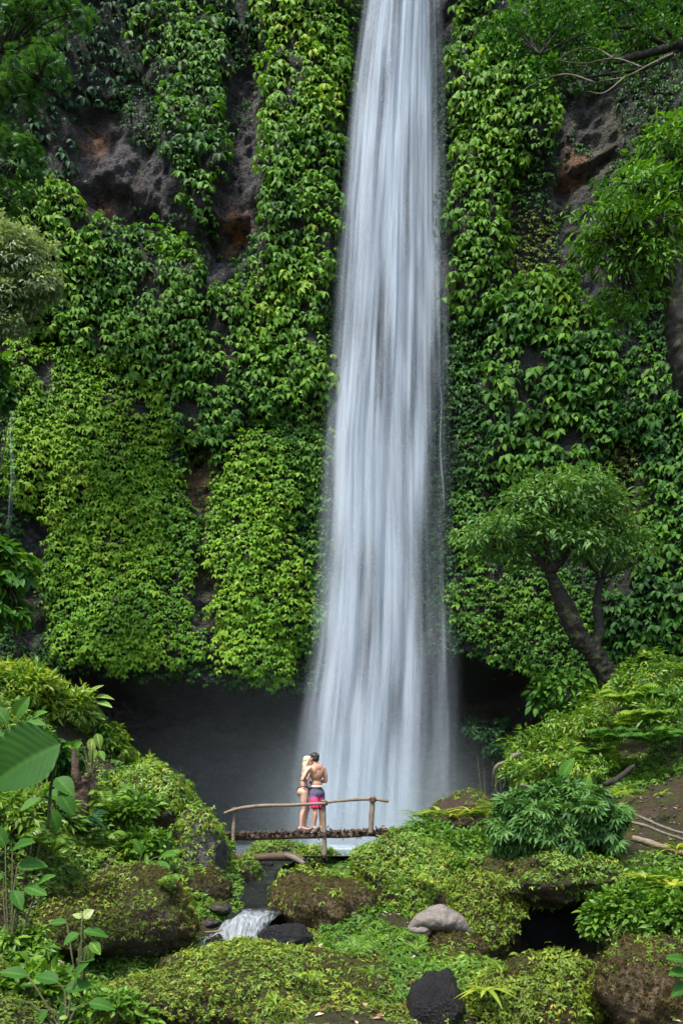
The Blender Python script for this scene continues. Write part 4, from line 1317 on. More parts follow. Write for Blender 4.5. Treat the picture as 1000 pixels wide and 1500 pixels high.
broadleaf('broadleaf_plant', 'broad leaves hanging beside the stump below the giant leaf', P(85, 1200, 9.8), [(82, 1140, 9.8, .7, -.5, 40, .36, .5), (70, 1160, 9.8, .8, -.3, 36, .34, .55), (90, 1165, 9.7, .6, -.8, 34, .38, .45), (60, 1170, 9.7, -.6, -.4, 34, .3, .6), (75, 1185, 9.6, .3, -.9, 34, .3, .55)], seed=3)
broadleaf('climbing_plant', 'climber with yellowing oval leaves on the dark stump', P(132, 1140, 13), [(134, 1082, 13, .1, -1, 22, .3, .93), (142, 1075, 13, .3, -1, 22, .32, .86), (138, 1095, 13, -.2, -1, 22, .3, .9), (120, 1088, 13, -.7, -.5, 18, .3, .7), (112, 1100, 13, -.4, -.9, 18, .3, .82), (145, 1100, 13, .6, -.8, 18, .3, .75)], seed=4)
broadleaf('paddle_plant', 'fan of bright paddle shaped leaves on top of the broad boulder', P(205, 1285, 11.3), [(200, 1262, 11.3, .5, -.9, 30, .3, .72), (212, 1260, 11.3, .6, -.8, 32, .3, .75), (222, 1262, 11.3, .7, -.7, 34, .27, .7), (230, 1262, 11.3, .8, -.7, 30, .3, .66), (192, 1268, 11.3, -.7, -.2, 24, .3, .93), (208, 1252, 11.4, -.3, .8, 26, .3, .66), (236, 1255, 11.4, .9, .2, 26, .3, .6)], seed=5)
broadleaf('sapling', 'tall sapling with big leaves leaning at the left edge', P(15, 1425, 7.4), [(8, 1240, 7.6, -.3, .6, 38, .3, 0.45), (18, 1245, 7.6, .8, .3, 45, .28, 0.45), (25, 1270, 7.6, 1, .15, 43, .34, 0.48), (5, 1285, 7.6, -.9, -.3, 34, .34, 0.40), (38, 1300, 7.6, .9, -.2, 38, .3, 0.52), (28, 1310, 7.5, -.3, -.6, 36, .28, 0.50), (55, 1296, 7.6, .8, .5, 31, .28, 0.56), (20, 1305, 7.5, .5, -.7, 33, .3, 0.48)], seed=6)
broadleaf('sapling', 'foreground sapling with a whitish top leaf before the broad boulder', P(118, 1480, 7.0), [(122, 1345, 7, .35, .3, 19, .4, 1.00), (120, 1345, 7, -.6, .35, 14, .4, 0.97), (122, 1365, 7, .9, -.05, 36, .25, 0.52), (116, 1368, 7, -.8, -.4, 26, .36, 0.52), (122, 1362, 7, .2, -.8, 14, .4, 0.86), (128, 1385, 7, .1, -1, 26, .4, 0.90), (133, 1380, 7, .6, -.6, 24, .34, 0.78), (112, 1405, 7, .9, .1, 26, .36, 0.45), (98, 1352, 7.2, -1, 0, 28, .26, 0.50)], seed=7)
shrub('leafy_shrub', 'mass of broad leaves filling the bottom left corner', 'shrub', 40, 1462, 6.9, 84, 46, 800, T_LEAF2, .11, .58, M['herb_leaf'], SG, 20, stems=6)
shrub('leafy_shrub', 'dense leafy weeds along the bottom edge at left', 'shrub', 155, 1487, 6.7, 62, 36, 700, T_LEAF2, .075, .6, M['herb_leaf'], SG, 21, stems=4)
shrub('leafy_shrub', 'leafy undergrowth around the foot of the tall sapling', 'shrub', 25, 1395, 7.6, 56, 34, 500, T_HERB, .11, .55, M['herb_leaf'], SG, 22, stems=3)
broadleaf('weed', 'large dark leaves at the bottom edge below the sapling', P(95, 1520, 6.4), [(85, 1440, 6.5, -.7, .3, 40, .32, 0.40), (95, 1450, 6.5, .8, .2, 41, .3, 0.42), (90, 1470, 6.5, .6, -.7, 41, .34, 0.35), (70, 1480, 6.4, -.6, -.6, 38, .3, 0.45), (110, 1435, 6.5, .4, .8, 33, .32, 0.50), (40, 1430, 6.5, -.8, .2, 38, .3, 0.50), (30, 1465, 6.4, -.2, -.9, 40, .3, 0.45), (130, 1470, 6.4, .9, -.1, 38, .28, 0.52)], seed=8)
# stump
mb = MB(); tube(mb, [P(112, 1215, 12.4), P(117, 1175, 12.4), P(124, 1138, 12.4)], [.17, .13, .10], 30, 20, rough=.10, fine=.08)
tube(mb, [P(120, 1165, 12.4), P(112, 1140, 12.3), P(108, 1095, 12.3)], [.09, .07, .03], 18, 16, rough=.06, fine=.06)
tag(mb.build('tree_stump', bark_mat('rotten_wood', (.018, .010, .006), (.12, .07, .045), .2), loc=P(112, 1215, 12.4)), 'rotten reddish brown tree stump among the left bank shrubs', 'tree stump')

# ------------------------------------------------------------------ right bank plants
RG = 'shrubs on the right bank'
shrub('palmate_shrub', 'large rounded shrub with finger shaped leaves over the dark hollow', 'shrub', 820, 1216, 12.5, 97, 66, 3600, T_PALM, .15, .62, M['fresh_leaf'], RG, 31, .8, 8, ncl=150, clump=.16, up=.8, base=P(820, 1262, 12.9))
shrub('palmate_shrub', 'lower left lobe of finger leaved shrub beside the mossy boulder', 'shrub', 762, 1250, 12.4, 40, 34, 800, T_PALM, .14, .64, M['fresh_leaf'], RG, 32, ncl=50, clump=.2, up=.8, base=P(770, 1275, 12.6))
spec_ = [(800, 1110, 19.4, 60, 40, 'bright small leaved shrub at the cave corner on the right bank'), (850, 1080, 19.8, 62, 46, 'lime shrub below the foot of the leaning tree'), (905, 1040, 20, 62, 40, 'yellow green shrub around the leaning tree foot'), (960, 1010, 19.6, 66, 44, 'dense shrub at the right edge under the vine wall'),
         (780, 1140, 18.4, 48, 30, 'light green shrub above the earthy knoll'), (860, 1130, 18, 62, 34, 'spreading shrub above the big leaves on the right bank'), (990, 1060, 17.2, 60, 44, 'dark rounded shrub at the right edge')]
for k, (px, py, Y, a, b_, lab) in enumerate(spec_):
    shrub('leafy_shrub', lab, 'shrub', px, py, Y, a, b_, 1300, T_HERB if k % 2 else T_NARROW, .14 if k % 2 else .17, .55 if k != 6 else .42, M['lime_leaf'], RG, 40 + k)
shrub('leafy_shrub', 'broad leaved hanging vine shrub beside the right cave edge', 'shrub', 815, 1030, 22.5, 46, 52, 420, T_LEAF2, .27, .5, M['cliff_leaf'], RG, 50, hang=.8)
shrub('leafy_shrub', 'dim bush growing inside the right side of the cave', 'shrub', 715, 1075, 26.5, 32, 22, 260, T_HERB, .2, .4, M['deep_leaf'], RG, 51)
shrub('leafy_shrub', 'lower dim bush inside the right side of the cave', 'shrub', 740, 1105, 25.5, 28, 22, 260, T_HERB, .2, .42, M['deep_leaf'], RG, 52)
for k, (px, py, Y, L, lab) in enumerate([(920, 1030, 18.6, 1.0, 'pale arching fern under the leaning tree'), (945, 1062, 17.6, 1.0, 'long bright fern in the middle of the right bank'), (900, 1085, 17.4, .9, 'grey green fern above the bare soil'), (980, 1030, 18, 1.0, 'feathery fern at the right edge'), (960, 1090, 16.8, .9, 'dark fern beside the right edge shrub'), (875, 1105, 17.8, .7, 'small fern on the slope below the cave corner')]):
    fern('fern', lab, P(px, py, Y), 9, L, 20 + k, .6 if k < 2 else .45, M['lime_leaf'] if k < 2 or k == 5 else M['cliff_leaf'], .28, 'ferns on the right bank', facing=(-math.pi / 2, 4.4))
SP = 'strap leaved plants by the bridge end'
for k, (px, py, Y, L, lab) in enumerate([(622, 1205, 16.8, .42, 'first strap leaved plant at the bridge end'), (645, 1200, 16.9, .44, 'second strap leaved plant from the bridge end'), (668, 1204, 16.7, .42, 'third strap leaved plant from the bridge end'), (690, 1198, 16.9, .46, 'fourth strap leaved plant from the bridge end'), (712, 1202, 16.7, .44, 'fifth strap leaved plant from the bridge end'), (730, 1192, 16.9, .42, 'strap leaved plant touching the rounded shrub')]):
    strap_plant('strap_leaved_plant', lab, P(px, py - 5, Y), 15, L * 1.35, .095, k, .7, SP)
    
for k, (px, py, Y, lab) in enumerate([(945, 1278, 11.2, 'yellow striped strap plant left of the rock at the right edge'), (985, 1290, 10.9, 'yellow striped strap plant touching the right edge'), (992, 1235, 12.4, 'small strap plant below the fallen branches')]):
    strap_plant('strap_leaved_plant', lab, P(px, py + 12, Y), 16, .36, .075, 20 + k, .78, 'yellow striped strap plants')
strap_plant('strap_leaved_plant', 'big arching yellow green strap plant above the rounded shrub', P(890, 1172, 13.6), 14, .62, .13, 30, .62)
broadleaf('elephant_ear', 'upright glossy arrow shaped leaves above the rounded shrub', P(852, 1190, 13.6), [(848, 1180, 13.6, .25, .9, 44, .36, .66), (860, 1175, 13.6, .8, .5, 36, .36, .6), (842, 1175, 13.6, -.7, .3, 34, .36, .62), (822, 1140, 14.4, .4, .9, 34, .3, .62), (850, 1185, 13.5, -.2, -.6, 26, .36, .6)], seed=20)
strap_plant('seedling', 'young seedling alone on the bare brown slope', P(968, 1165, 14.8), 8, .26, .06, 33, .55)
for k, (px, py, Y, a, b_, sz, lab) in enumerate([(925, 1335, 10.9, 56, 34, .095, 'bright green weedy shrub right of the dark hollow'), (980, 1345, 10.4, 46, 34, .095, 'leafy weed clump at the right edge above the brown boulder'), (885, 1355, 10.9, 30, 30, .12, 'small weed clump beside the dark hollow'), (950, 1300, 11.8, 54, 20, .12, 'low dark weeds behind the striped strap plants'),
                                               (640, 1252, 14.8, 80, 44, .13, 'bright green herb patch on the mound below the strap plants'), (588, 1262, 15.0, 42, 24, .11, 'fine yellow green herbs beside the right bridge end'), (690, 1290, 13.2, 40, 34, .11, 'dark green herbs between mound and rounded shrub')]):
    shrub('leafy_weed', lab, 'shrub', px, py, Y, a, b_, 1300, T_LEAF2 if k < 4 else T_HERB, sz, .52, M['herb_leaf'] if k in (0, 1, 2, 4, 6) else M['lime_leaf'], RG, 60 + k, stems=0 if k in (0, 1, 2) else 3)
strap_plant('hanging_plant', 'hanging yellow green leaves on the left side of the domed boulder', P(712, 1452, 7.9), 14, .24, .05, 40, .72, lift=.3)
broadleaf('broadleaf_plant', 'green leaf cluster entering at the right edge above the brown boulder', P(1020, 1440, 6.8), [(1005, 1410, 6.8, -.8, .4, 34, .3, .5), (1008, 1425, 6.8, -1, 0, 34, .3, .5), (1010, 1440, 6.8, -.8, -.5, 34, .3, .45), (1015, 1450, 6.8, -.5, -.9, 30, .3, .45)], seed=21)

# ------------------------------------------------------------------ fallen wood
def branch(name, label, pts, radii, mat, cat='branch', rough=.03, seg=9):
    q = [P(*p) for p in pts]
    mb = MB(); tube(mb, q, radii, seg, 8, rough=rough)
    return tag(mb.build(name, mat, loc=q[0]), label, cat)


mb = MB()
tube(mb, [P(598, 1362, 10.1), P(612, 1352, 10.1), P(628, 1348, 10.1), P(648, 1346, 10.1), P(668, 1352, 10.1), P(682, 1362, 10.1), P(690, 1371, 10.1)], [.03, .09, .15, .17, .125, .07, .03], 40, 14, rough=.12, flat=.85, fine=.25)
tube(mb, [P(600, 1362, 10.05), P(616, 1364, 10.0), P(634, 1358, 10.05)], [.03, .045, .03], 20, 12, rough=.08, fine=.06)
tag(mb.build('driftwood_log', M['drift'], loc=P(645, 1365, 10.1)), 'pale weathered driftwood log lying on the brown rock', 'log')
branch('fallen_branch', 'curved pale branch sticking out toward the cave', [(724, 1135, 18.6), (728, 1122, 18.5), (742, 1116, 18.5), (752, 1108, 18.5), (762, 1104, 18.6)], [.05, .045, .05, .06, .03], M['twig'])
branch('fallen_branch', 'thin forked pale twig above the rounded shrub', [(762, 1150, 15.2), (785, 1156, 15.2), (815, 1168, 15)], [.03, .028, .015], M['twig'])
branch('fallen_branch', 'upper pale fallen branch across the bare brown slope', [(922, 1190, 13.6), (950, 1203, 13.5), (985, 1217, 13.4), (1030, 1228, 13.3)], [.024, .028, .024, .02], M['twig'])
branch('fallen_branch', 'lower pale fallen branch across the bare brown slope', [(915, 1203, 13.4), (945, 1210, 13.3), (975, 1222, 13.2), (1030, 1240, 13.2)], [.022, .025, .025, .02], M['twig'])
branch('fallen_branch', 'brown rotten branch lying under the two pale branches', [(925, 1228, 13), (960, 1238, 12.9), (1010, 1254, 12.8)], [.05, .055, .05], M['pole'])
branch('fallen_branch', 'dark leaning branch on the soil below the ferns', [(885, 1150, 15.6), (905, 1140, 15.8), (928, 1122, 16)], [.05, .06, .04], M['bark'])
branch('fallen_log', 'dark log lying across the stream under the bridge', [(322, 1256, 16.6), (370, 1257, 16.5), (425, 1255, 16.4), (445, 1262, 16.3)], [.08, .1, .09, .06], M['deck'], 'log', .06)
branch('fallen_branch', 'short pale branch stub resting on the dark log under the bridge', [(418, 1253, 16.2), (432, 1258, 16.1), (446, 1266, 16)], [.05, .06, .05], M['twig'])
branch('fallen_branch', 'thin red brown twig beside the rapid', [(300, 1366, 11), (315, 1365, 11), (326, 1363, 11)], [.012, .012, .01], M['pole'])

# ------------------------------------------------------------------ small growth that breaks the mossy mounds
for k, (px, py, Y, L, lab) in enumerate([(628, 1300, 12.4, .26, 'little yellow fern on the leafy mound above the driftwood'), (520, 1395, 9.3, .24, 'small fern at the back of the wide foreground mound'), (300, 1425, 8.7, .22, 'small fern on the left part of the wide foreground mound'),
                                         (455, 1440, 8.2, .2, 'tiny fern in the middle of the wide foreground mound'), (765, 1408, 8.4, .2, 'small fern on top of the domed boulder'), (612, 1232, 15.6, .3, 'fern on the mound right of the bridge post'), (700, 1300, 11.9, .3, 'small fern on the yellow green mossy boulder'), (250, 1300, 10.2, .3, 'small fern on the orange edge of the broad boulder')]):
    fern('fern', lab, P(px, py, Y), 8, L, 60 + k, .72 if k in (0, 3) else .56, M['lime_leaf'], .5, 'small ferns among the stones', w=.26)
for k, (px, py, Y, L, lab) in enumerate([(345, 1412, 9.0, .2, 'grass tuft behind the small wet stones on the foreground mound'), (405, 1475, 7.9, .18, 'grass tuft low on the wide foreground mound'), (545, 1430, 8.4, .2, 'grass tuft at the right end of the wide foreground mound'), (480, 1290, 12.6, .26, 'grass tuft on top of the brown boulder above the black rock'),
                                         (735, 1425, 8.2, .18, 'grass tuft on the left shoulder of the domed boulder'), (610, 1395, 9.4, .22, 'grass tuft under the driftwood log'), (860, 1262, 12.2, .28, 'grass tuft on the overhanging boulder'), (215, 1440, 8.4, .22, 'grass tuft between the sapling and the foreground mound')]):
    strap_plant('grass_tuft', lab, P(px, py, Y), 26, L, .012, 80 + k, .62, 'grass tufts among the stones', M['lime_leaf'], 'grass tuft', 1.3)

# ------------------------------------------------------------------ footbridge
YB = 18.1
root = empty('footbridge', (P(340, 1222, YB)[0], YB, -.75), 'rustic pole footbridge with crooked handrail in front of the waterfall', 'bridge')
rb = np.random.default_rng(3)


def pole(name, pts, radii, mat, parent=root, rough=.04, seg=10):
    mb = MB(); tube(mb, pts, radii, seg, 8, rough=rough)
    return mb.build(name, mat, parent)


DZ = lambda px: np.interp(px, [325, 470, 600, 730], [(EYE - 1226) / F_PX * YB, (EYE - 1223) / F_PX * YB, (EYE - 1220) / F_PX * YB, (EYE - 1214) / F_PX * YB])
xb = lambda px: (px - 500) / F_PX * YB
# long bearers
for k, (dy, r0) in enumerate([(-.42, .055), (0, .06), (.42, .06)]):
    pole('beam', [[xb(p), YB + dy + rb.normal(0, .02), DZ(p) - .02 + rb.normal(0, .012)] for p in (322, 380, 440, 510, 570, 640, 735)], [r0, r0 * 1.05, r0, r0 * .95, r0, r0 * .9, r0 * .7], M['deck'], rough=.05)
# deck of short cross poles
for px in np.arange(330, 640, 6.2):
    rr = rb.uniform(.024, .036)
    zz = DZ(px) + .06 + rr * .5 + rb.normal(0, .006)
    pole('deck_pole', [[xb(px) + rb.normal(0, .02), YB - .56 + rb.normal(0, .04), zz], [xb(px) + rb.normal(0, .02), YB, zz + rb.normal(0, .008)], [xb(px) + rb.normal(0, .02), YB + .56 + rb.normal(0, .04), zz]], [rr, rr * 1.05, rr * .95], M['deck'], seg=7)
YF = YB - .62
pf = lambda px, py, y=YF: P(px, py, y)
post_a = pole('post', [pf(341, 1246), pf(342, 1215), pf(343, 1183)], [.046, .042, .038], M['pole'])
post_b = pole('post', [pf(475, 1256), pf(474, 1215), pf(474, 1172)], [.054, .052, .048], M['pole'])
post_c = pole('post', [pf(543, 1222), pf(544, 1195), pf(546, 1165)], [.056, .054, .048], M['pole'])
pole('handrail', [pf(328, 1192, YF - .1), pf(345, 1186, YF - .1), pf(365, 1182.5, YF - .1), pf(390, 1180.5, YF - .1), pf(420, 1180, YF - .1), pf(450, 1178.5, YF - .1), pf(478, 1177.5, YF - .1)], [.036, .04, .042, .04, .038, .036, .032], M['pole'])
pole('handrail', [pf(470, 1178, YF + .1), pf(485, 1175, YF + .1), pf(515, 1172, YF + .1), pf(545, 1171, YF + .1), pf(569, 1174, YF + .1)], [.034, .033, .035, .037, .034], M['pole'])
# vine lashings at the posts
for (px, py, pst) in ((343, 1186, post_a), (475, 1177, post_b), (475, 1222, post_b), (546, 1172, post_c)):
    mb = MB()
    for q in range(4):
        c = pf(px, py + (q - 1.5) * 1.3)
        th = np.linspace(0, 2 * math.pi, 13)
        tube(mb, np.stack([c[0] + .062 * np.cos(th), c[1] + .09 * np.sin(th), c[2] + .012 * np.sin(th * 2 + q)], -1), [.011] * 13, 5, 1)
    mb.build('lashing', M['deck'], pst)
# moss and debris hanging on the deck edge
r = np.random.default_rng(9)
n = 420
px = r.uniform(330, 640, n)
pos = np.stack([xb(px), YB - .52 + r.uniform(-.06, .1, n), DZ(px) + .05 + r.normal(0, .045, n)], -1)
mb = MB()
scatter(mb, leaf5(.22, .2, .05), pos, np.stack([r.normal(0, 1, n), r.normal(-.3, .4, n), r.normal(-.5, .6, n)], -1), np.stack([r.normal(0, .3, n), -np.ones(n) * .6, np.ones(n)], -1), .09 * r.uniform(.5, 1.4, n), r.random(n) * .8)
mb.build('debris', leaf_mat('bridge_debris', [(0, (.012, .008, .006)), (.5, (.045, .027, .018)), (.8, (.10, .06, .035)), (1, (.1, .12, .03))], .7, .1, .3), root)
DECK_TOP = float(DZ(460)) + .100

# ------------------------------------------------------------------ people
def body_mesh(parts, voxel, smooth_it=4):
    """one continuous surface from overlapping tapered limbs and ellipsoids"""
    mb = MB()
    SV, SF = ICO3
    for p in parts:
        if p[0] == 'e':
            _, c, rd, R = p if len(p) == 4 else (*p, None)
            V = SV * np.asarray(rd)
            if R is not None: V = V @ np.asarray(R).T
            mb.add(V + np.asarray(c), [SF])
        else:
            _, pts, radii = p[:3]
            tube(mb, pts, radii, 18, 7, flat=p[3] if len(p) > 3 else 1.0)
            for q, rr in ((pts[0], radii[0]), (pts[-1], radii[-1])):
                mb.add(SV * rr + np.asarray(q), [SF])
    V, F, T = mb.arrays()
    tmp = mesh_obj('tmp_body', V, F, M['stem'])
    md = tmp.modifiers.new('r', 'REMESH'); md.mode = 'VOXEL'; md.voxel_size = voxel
    sm = tmp.modifiers.new('s', 'SMOOTH'); sm.iterations = smooth_it; sm.factor = .5
    dg = bpy.context.evaluated_depsgraph_get()
    me = bpy.data.meshes.new_from_object(tmp.evaluated_get(dg))
    V2 = np.zeros(len(me.vertices) * 3, np.float32); me.vertices.foreach_get('co', V2)
    F2 = [np.array([p.vertices[:] for p in me.polygons if len(p.vertices) == k]) for k in (3, 4)]
    F2 = [f for f in F2 if len(f)]
    bpy.data.objects.remove(tmp); bpy.data.meshes.remove(me)
    return V2.reshape(-1, 3), F2


def rotz(a):
    return np.array([[math.cos(a), -math.sin(a), 0], [math.sin(a), math.cos(a), 0], [0, 0, 1]])


def hand(parts, w, d, side, palm_n, s=1.0, curl=.5):
    """palm and five bent fingers; d along the hand, palm_n out of the palm, side towards the thumb"""
    w, d, side, pn = np.asarray(w, float), unit(d), unit(side), unit(palm_n)
    pc = w + d * .045 * s
    parts.append(('t', [w, pc, w + d * .085 * s], [.020 * s, .027 * s, .026 * s], .62))
    parts.append(('t', [w + d * .03 * s + side * .018 * s, w + d * .08 * s + side * .03 * s, ], [.016 * s, .012 * s]))
    parts.append(('t', [w + d * .03 * s - side * .018 * s, w + d * .078 * s - side * .03 * s, ], [.016 * s, .012 * s]))
    for k, L in enumerate([.068, .076, .072, .056]):
        o = (1.5 - k) * .0185 * s
        b = w + d * .085 * s + side * o
        m1 = b + (d + side * (1.5 - k) * .06 + pn * curl * .25) * L * .5 * s
        e = m1 + (d * .8 + pn * curl) * L * .5 * s
        parts.append(('t', [b, m1, e], [.0092 * s, .0085 * s, .0072 * s]))
    tb = w + d * .03 * s + side * .026 * s
    parts.append(('t', [tb, tb + (side * .7 + d * .7) * .03 * s, tb + (side * .55 + d * .9 + pn * .3) * .058 * s], [.0115 * s, .0105 * s, .008 * s]))


def foot(parts, ankle, toe_dir, s=1.0):
    a = np.asarray(ankle, float); t = unit([toe_dir[0], toe_dir[1], 0])
    sd = np.array([-t[1], t[0], 0])
    parts.append(('t', [a + [0, 0, .0], a - t * .035 + [0, 0, -.045]], [.036 * s, .032 * s]))
    parts.append(('t', [a + [0, 0, -.02], a + t * .07 + [0, 0, -.045], a + t * .14 + [0, 0, -.058]], [.036 * s, .033 * s, .026 * s]))
    for k in range(5):
        b = a + t * (.14 - .008 * k) + sd * (k - 2) * .016 + [0, 0, -.06]
        parts.append(('t', [b, b + t * (.04 - .004 * k)], [.012, .009]))


def skin_mat(name, col):
    m, nt, out = new_mat(name)
    g = NT(nt)
    n = g.noise(9, 4, g.pos())
    c = g.mixc(n, tuple(x * .85 for x in col), tuple(min(1, x * 1.12) for x in col))
    b = g.bsdf(c, .48, None, .4)
    b.inputs['Subsurface Weight'].default_value = .12
    b.inputs['Subsurface Radius'].default_value = (.012, .005, .003)
    g.l(b.outputs[0], out.inputs['Surface'])
    return m


ORG = np.array([xb(456), YB - .12, DECK_TOP])
HAIR_B = simple_mat('blond_hair', (.58, .47, .30), .45, .5, .35, 60)
HAIR_D = simple_mat('dark_hair', (.016, .013, .012), .4, .5, .3, 60)
EYE_M = simple_mat('eye', (.03, .02, .015), .2, .6)

# --- man, back to the camera, turned to the woman
f = unit([-.62, .78, 0]); lf = np.array([-f[1], f[0], 0])      # facing, his left (towards camera-left)
lat = lambda c, a, b=0, z=0: np.asarray(c, float) + lf * a + f * b + [0, 0, z]
pel = np.array([.115, .04, .86]); che = np.array([.115, .03, 1.24]); nec = np.array([.10, .04, 1.44]); hd = np.array([.07, .06, 1.575])
Rb = np.stack([lf, f, [0, 0, 1.0]], 1)
mp = [('e', pel, (.165, .115, .12), Rb), ('e', lat(pel, 0, -.03, -.06), (.155, .115, .10), Rb), ('e', lat(pel, 0, .005, .14), (.142, .10, .14), Rb), ('e', che, (.172, .112, .17), Rb), ('e', lat(che, 0, -.005, .12), (.175, .10, .10), Rb),
      ('e', lat(che, .09, -.045, .06), (.075, .06, .11), Rb), ('e', lat(che, -.09, -.045, .06), (.075, .06, .11), Rb),
      ('t', [lat(che, .0, .0, .15), nec, hd - [0, 0, .03]], [.085, .058, .058]), ('t', [lat(che, .15, 0, .13), lat(nec, .03, 0, -.02)], [.05, .045]), ('t', [lat(che, -.15, 0, .13), lat(nec, -.03, 0, -.02)], [.05, .045])]
hf = unit([-.66, .70, -.12]); hs = unit(np.cross([0, 0, 1], hf)); Rh = np.stack([hs, hf, np.cross(hf, hs)], 1)
H = lambda a, b, c: hd + Rh @ np.array([a, b, c])
mp += [('e', hd + [0, 0, .02], (.074, .094, .098), Rh), ('e', H(0, .03, -.05), (.055, .062, .06), Rh), ('e', H(0, .075, -.085), (.028, .022, .022), Rh), ('t', [H(0, .088, .01), H(0, .112, -.025)], [.011, .016]), ('e', H(0, .086, .028), (.05, .016, .012), Rh), ('e', H(0, .09, -.055), (.024, .013, .011), Rh)]
for s_ in (-1, 1):
    mp.append(('e', H(s_ * .076, -.01, -.005), (.012, .02, .032), Rh))
shL, shR = lat(che, .185, 0, .115), lat(che, -.185, 0, .115)
elL, waL = np.array([-.085, -.17, 1.12]), np.array([-.215, .02, 1.10])
mp += [('e', shL, (.06, .06, .065)), ('t', [shL, shL * .5 + elL * .5 + [.01, -.01, -.01], elL], [.056, .05, .04]), ('t', [elL, elL * .55 + waL * .45, waL], [.041, .04, .028])]
hand(mp, waL, [-.15, 1, -.12], [0, .1, 1], [.9, .3, 0], 1, .4)
elR, waR = np.array([.315, .17, 1.09]), np.array([.1, .33, 1.06])
mp += [('e', shR, (.06, .06, .065)), ('t', [shR, shR * .5 + elR * .5 + [.015, 0, -.01], elR], [.056, .052, .04]), ('t', [elR, elR * .55 + waR * .45, waR], [.041, .04, .028])]
hand(mp, waR, [-1, .05, 0], [0, 0, 1], [0, -1, 0], 1, .5)
for sg, hipx, kn, an in ((1, .085, [.085, -.01, .46], [.055, -.02, .085]), (-1, -.085, [.205, .10, .46], [.21, .10, .085])):
    hp = lat(pel, hipx, -.005, -.05)
    kn, an = np.array(kn), np.array(an)
    mp += [('t', [hp, hp * .5 + kn * .5, kn], [.098, .078, .052]), ('t', [kn, kn * .66 + an * .34 - f * .022, an], [.05, .054, .034])]
    foot(mp, an, f)
V, Fm = body_mesh(mp, .0075, 5)
man = empty('person', ORG + [.13, .03, 0], 'bare backed person in dark and pink swim shorts embracing on the bridge', 'person', 'embracing couple')
mesh_obj('body', V + ORG, Fm, skin_mat('tanned_skin', (.42, .22, .135)), man)
hp_ = [('e', H(0, -.008, .052), (.088, .104, .092), Rh), ('e', H(0, -.04, .0), (.082, .07, .085), Rh), ('e', H(0, .055, .085), (.066, .05, .044), Rh)]
for k in range(40):
    q = unit(rb.normal(size=3)); q[2] = abs(q[2]) * .9
    hp_.append(('e', H(q[0] * .084, -.015 + q[1] * .092, .045 + q[2] * .088), (.02, .02, .017)))
hv, hf_ = body_mesh(hp_, .007, 2)
mesh_obj('hair', hv + ORG, hf_, HAIR_D, man)
mb = MB()
for s_ in (-1, 1): mb.add(ICO3[0] * .011 + H(s_ * .03, .088, .008) + ORG, [ICO3[1]])
mb.build('eye', EYE_M, man)
sp = [('e', pel, (.178, .128, .11), Rb), ('e', lat(pel, 0, -.03, -.06), (.172, .130, .11), Rb)]
for hipx, kn in ((.085, [.085, -.01, .46]), (-.085, [.205, .10, .46])):
    hp = lat(pel, hipx, -.005, -.05); kn = np.array(kn)
    e = hp * .12 + kn * .88
    sp.append(('t', [hp, hp * .5 + e * .5, e + [0, 0, .05]], [.112, .108, .104]))
    for q in range(7):
        a = q / 7 * 2 * math.pi
        sp.append(('t', [hp * .6 + e * .4 + .085 * np.array([math.cos(a), math.sin(a), 0]), e + .086 * np.array([math.cos(a), math.sin(a), 0]) + [0, 0, .0]], [.02, .026]))
sv, sf = body_mesh(sp, .008, 4)
m, nt, out = new_mat('shorts_cloth'); g = NT(nt)
sx = g.n('ShaderNodeSeparateXYZ'); g.l(g.n('ShaderNodeTexCoord').outputs['Object'], sx.inputs[0])
nz = g.noise(7, 3, g.pos())
zz = g.math('ADD', sx.outputs['Z'], g.math('MULTIPLY', g.math('SUBTRACT', nz, .5), .16))
col = g.ramp(g.rng(zz, .45, .98), [(0, (.75, .03, .13)), (.36, (.82, .05, .18)), (.5, (.42, .10, .26)), (.62, (.12, .10, .17)), (1, (.035, .032, .05))])
b = g.bsdf(col, .7, g.bump(g.noise(30, 3, g.pos()), .01), .3); g.l(b.outputs[0], out.inputs['Surface'])
mesh_obj('shorts', sv + ORG, sf, m, man)
wb = MB(); th = np.linspace(0, 2 * math.pi, 33)
ring = np.stack([lat(pel, .160 * math.cos(t), .118 * math.sin(t) - .004, .102) for t in th]) + ORG
tube(wb, ring, [.014] * 33, 8, 1); wb.build('waistband', simple_mat('white_cloth', (.75, .72, .68), .7), man)

# --- woman, facing right towards him
f = unit([.97, .2, 0]); lf = np.array([-f[1], f[0], 0])
pel = np.array([-.16, .03, .875]); che = np.array([-.125, .01, 1.215]); nec = np.array([-.10, .01, 1.395]); hd = np.array([-.075, .03, 1.52])
Rb = np.stack([lf, f, [0, 0, 1.0]], 1)
wp = [('e', pel, (.165, .11, .115), Rb), ('e', lat(pel, .07, -.065, -.035), (.088, .095, .10), Rb), ('e', lat(pel, -.07, -.065, -.035), (.088, .095, .10), Rb), ('e', lat(pel, 0, .0, .14), (.118, .082, .13), Rb), ('e', che, (.138, .095, .15), Rb), ('e', lat(che, 0, 0, .10), (.145, .08, .08), Rb),
      ('e', lat(che, .065, .085, .02), (.06, .055, .06), Rb), ('e', lat(che, -.065, .085, .02), (.06, .055, .06), Rb),
      ('t', [lat(che, 0, 0, .12), nec, hd - [0, 0, .03]], [.07, .047, .048]), ('t', [lat(che, .12, 0, .11), lat(nec, .03, 0, -.02)], [.042, .038]), ('t', [lat(che, -.12, 0, .11), lat(nec, -.03, 0, -.02)], [.042, .038])]
hf = unit([.9, .22, .16]); hs = unit(np.cross([0, 0, 1], hf)); Rh = np.stack([hs, hf, np.cross(hf, hs)], 1)
H = lambda a, b, c: hd + Rh @ np.array([a, b, c])
